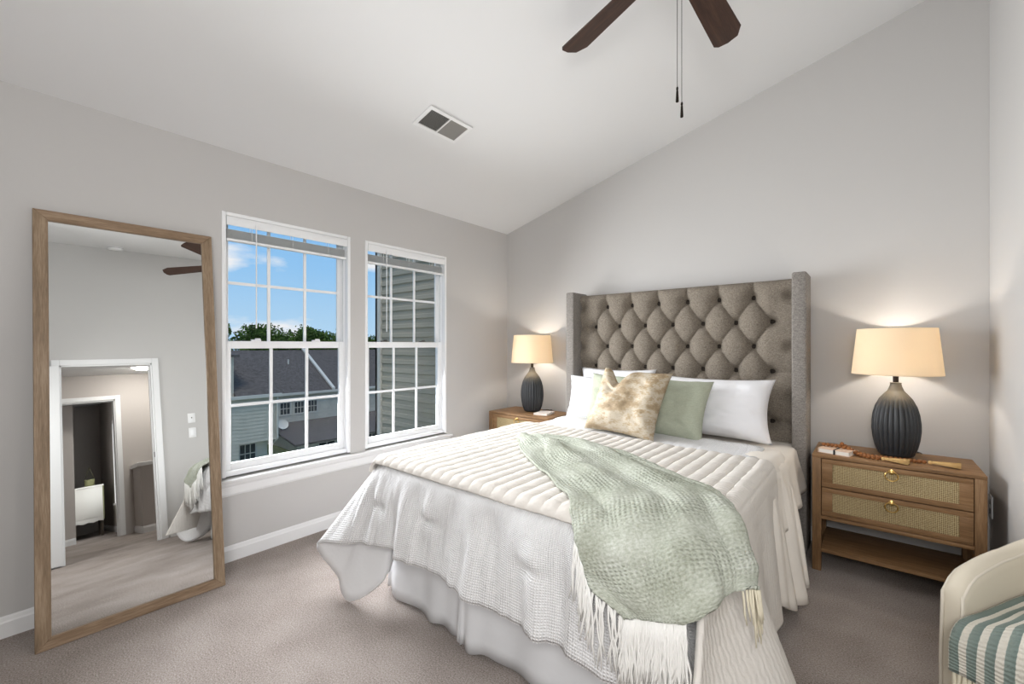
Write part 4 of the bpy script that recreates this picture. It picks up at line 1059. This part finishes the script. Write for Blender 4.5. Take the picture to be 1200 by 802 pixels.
def ext_window(par, x, y0, y1, z0, z1, rows=2, cols=2):
    bm = B(); w = 0.09
    box(bm, (x, y0 - w, z0 - w), (x + 0.06, y0, z1 + w)); box(bm, (x, y1, z0 - w), (x + 0.06, y1 + w, z1 + w)); box(bm, (x, y0, z1), (x + 0.06, y1, z1 + w)); box(bm, (x, y0, z0 - w), (x + 0.08, y1, z0))
    for i in range(1, cols): yy = y0 + (y1 - y0) * i / cols; box(bm, (x, yy - 0.02, z0), (x + 0.05, yy + 0.02, z1))
    for i in range(1, rows): zz = z0 + (z1 - z0) * i / rows; box(bm, (x, y0, zz - 0.025), (x + 0.05, y1, zz + 0.025))
    f = obj('window', bm, EXTTRIM, par, smooth=False)
    obj('window_pane', BX((x - 0.02, y0, z0), (x + 0.03, y1, z1)), DARKGL, f, smooth=False)
def lap_wall(bm, x0, x1, y0, y1, z0, z1, per=0.2):
    prof = [(x0, z0)]; z = z0
    while z < z1 - 1e-4:
        zt = min(z + per, z1); prof += [(x1 + 0.03, z), (x1 + 0.004, zt - 0.012), (x1 - 0.02, zt - 0.006)]; z = zt
    prof += [(x1, z1), (x0, z1)]
    prism(bm, prof, 1, y0, y1)
def house_left():
    t = thing('town_house', 'grey-sided town house with a dark roof outside, left of the satellite dish', 'house', (-27, 2, -6.4))
    X = -24.0; bm = B(); lap_wall(bm, X - 6, X, -10, 5.28, -6.4, -1.6); lap_wall(bm, X - 6, X, 5.28, 7.33, -4.25, -1.6); lap_wall(bm, X - 6, X - 0.7, 5.28, 7.0, -6.4, -4.25); obj('wall', bm, SIDEFAR, t, smooth=False)
    bm = B(); lap_wall(bm, X - 5, X - 0.3, -10, 5.12, -1.6, 0.62); obj('upper_wall', bm, SIDEFAR, t, smooth=False)
    bm = B(); box(bm, (X - 5.3, -10.2, 0.62), (X - 0.1, 5.35, 0.74)); prism(bm, [(X - 5.3, 0.74), (X - 0.1, 0.74), (X - 4.5, 1.0)], 1, -10.2, 5.35); obj('upper_roof', bm, ROOF, t, smooth=False)
    bm = B(); prism(bm, [(X + 0.25, -1.60), (X - 5.0, 0.93), (X - 10, -1.60)], 1, 5.12, 7.5); obj('roof', bm, ROOF, t, smooth=False)
    bm = B(); box(bm, (X + 0.12, -10, -1.72), (X + 0.32, 7.45, -1.55)); obj('gutter', bm, EXTTRIM, t, smooth=False)
    bm = B(); tube(bm, [(X + 0.15, 7.25, -1.7), (X + 0.12, 7.25, -4.2), (X - 0.3, 7.2, -4.5)], 0.06, 8); obj('downspout', bm, EXTTRIM, t)
    ext_window(t, X - 0.7, 5.55, 6.35, -6.0, -4.45, 3, 3)
house_left()
def house_right():
    t = thing('town_house', 'grey-sided town house with three small windows outside, right of the satellite dish', 'house', (-36, 18, -6.4))
    X = -33.0; bm = B(); lap_wall(bm, X - 10, X, 6, 40, -6.4, -2.55, 0.25); obj('wall', bm, SIDEFAR, t, smooth=False)
    bm = B(); prism(bm, [(X + 0.3, -2.6), (X - 5.5, 0.80), (X - 11.5, -2.6)], 1, 5, 41); obj('roof', bm, ROOF, t, smooth=False)
    bm = B(); prism(bm, [(X + 0.32, -2.55), (X - 5.5, 0.86), (X - 5.5, 1.02), (X + 0.32, -2.38)], 1, 15.25, 15.5); obj('rake_board', bm, EXTTRIM, t, smooth=False)
    bm = B(); box(bm, (X + 0.2, 6, -2.74), (X + 0.4, 41, -2.56)); obj('gutter', bm, EXTTRIM, t, smooth=False)
    for k in range(3): y = 11.1 + k * 1.1; ext_window(t, X, y, y + 0.72, -4.25, -3.35, 2, 3)
    for k in range(5): y = 20.0 + k * 1.2; ext_window(t, X, y, y + 0.8, -4.4, -3.2, 2, 2)
    for y, z in ((13.2, 0.0), (17.0, -0.5)):
        bm = B(); tube(bm, [(X - 3.5, y, -1.2), (X - 3.5, y, z)], 0.07, 8); obj('vent_pipe', bm, EXTTRIM, t)
    # rear addition with its own lower roof
    bm = B(); box(bm, (X, 10.4, -6.4), (X + 4.5, 40, -5.75)); prism(bm, [(X, -5.76), (X + 4.5, -5.76), (X, -5.05)], 1, 10.4, 10.6); obj('addition_wall', bm, SIDEFAR, t, smooth=False)
    bm = B(); prism(bm, [(X + 0.01, -5.05), (X + 0.01, -4.92), (X + 4.95, -5.72), (X + 4.95, -5.86)], 1, 10.1, 40); obj('addition_roof', bm, ROOF, t, smooth=False)
    for k in range(3): y = 12.0 + k * 1.9; ext_window(t, X + 4.5, y, y + 1.2, -6.39, -5.98, 1, 2)
    d = thing('satellite_dish', 'grey satellite dish on the low roof outside', 'satellite dish', (-31.5, 10.66, -5.1))
    bm = B(); lathe(bm, [(0.02, 0.0), (0.22, 0.03), (0.36, 0.09), (0.40, 0.12), (0.36, 0.10), (0.2, 0.045)], n=24)
    bmesh.ops.rotate(bm, verts=bm.verts, matrix=Matrix.Rotation(R_(60), 3, 'Y')); bmesh.ops.translate(bm, verts=bm.verts, vec=(-31.5, 10.66, -4.79)); obj('reflector', bm, EXTTRIM, d)
    bm = B(); tube(bm, [(-31.5, 10.66, -4.79), (-31.5, 10.66, -5.2)], 0.04, 8); obj('mast', bm, EXTTRIM, d)
house_right()
def tree(name, label, x, y, base, top, rad, seed, n=900):
    rnd = random.Random(seed); t = thing(name, label, 'tree', (x, y, base), group='trees beyond the roofs')
    bm = B(); tube(bm, [(x, y, base), (x + 0.1, y, top - 2.5)], [0.25, 0.1], 8)
    for k in range(5):
        a = rnd.random() * 6.28; tube(bm, [(x, y, top - 3.5), (x + math.cos(a) * rad * 0.6, y + math.sin(a) * rad * 0.6, top - 1.2)], [0.09, 0.03], 5)
    obj('trunk', bm, BARK, t)
    bm = B(); blobs = [(x + rnd.uniform(-1, 1) * rad * 0.75, y + rnd.uniform(-1, 1) * rad * 0.8, top - rad * 0.75 + rnd.uniform(-1, 0.5) * rad * 0.55, rad * rnd.uniform(0.25, 0.45)) for _ in range(22)]
    for bx_, by_, bz_, br in blobs:
        for _ in range(n // 22 * 4):
            d = Vector((rnd.gauss(0, 1), rnd.gauss(0, 1), rnd.gauss(0, 1))).normalized() * br * rnd.uniform(0.5, 1.08)
            c = Vector((bx_, by_, bz_)) + d; a = Vector((rnd.gauss(0, 1), rnd.gauss(0, 1), rnd.gauss(0, 1))).normalized(); b = a.orthogonal().normalized(); s = rnd.uniform(0.10, 0.20)
            bm.faces.new([bm.verts.new(c + a * s), bm.verts.new(c + b * s * 0.6), bm.verts.new(c - a * s), bm.verts.new(c - b * s * 0.6)])
    f = obj('foliage', bm, LEAF, t, smooth=False); f['kind'] = 'stuff'
TL = [('leafy_tree', 'lower green tree between the left and middle trees behind the roof ridge', -53, 17.6, 3.2, 2.4), ('leafy_tree', 'lower green tree between the middle and right trees behind the roof ridge', -53, 23.2, 3.4, 2.6),
      ('leafy_tree', 'round green tree behind the roof ridge, left pane column of the left window', -50, 14.6, 3.9, 2.6), ('leafy_tree', 'tallest green tree behind the roof ridge, middle of the left window', -50, 19.2, 4.2, 3.0),
      ('leafy_tree', 'wide green tree behind the roof ridge, right pane column of the left window', -51, 24.3, 3.7, 3.0), ('leafy_tree', 'green tree beside the siding, seen through the right window', -50, 30.0, 3.4, 3.2),
      ('leafy_tree', 'thin leafy tree at the left edge of the left window, mostly behind its frame', -45, 10.3, 3.9, 1.1)]
for k, (nm, lb, x, y, tp, rd) in enumerate(TL): tree(nm, lb, x, y, -6.4, tp, rd, k + 1, 1300 if rd > 2 else 250)
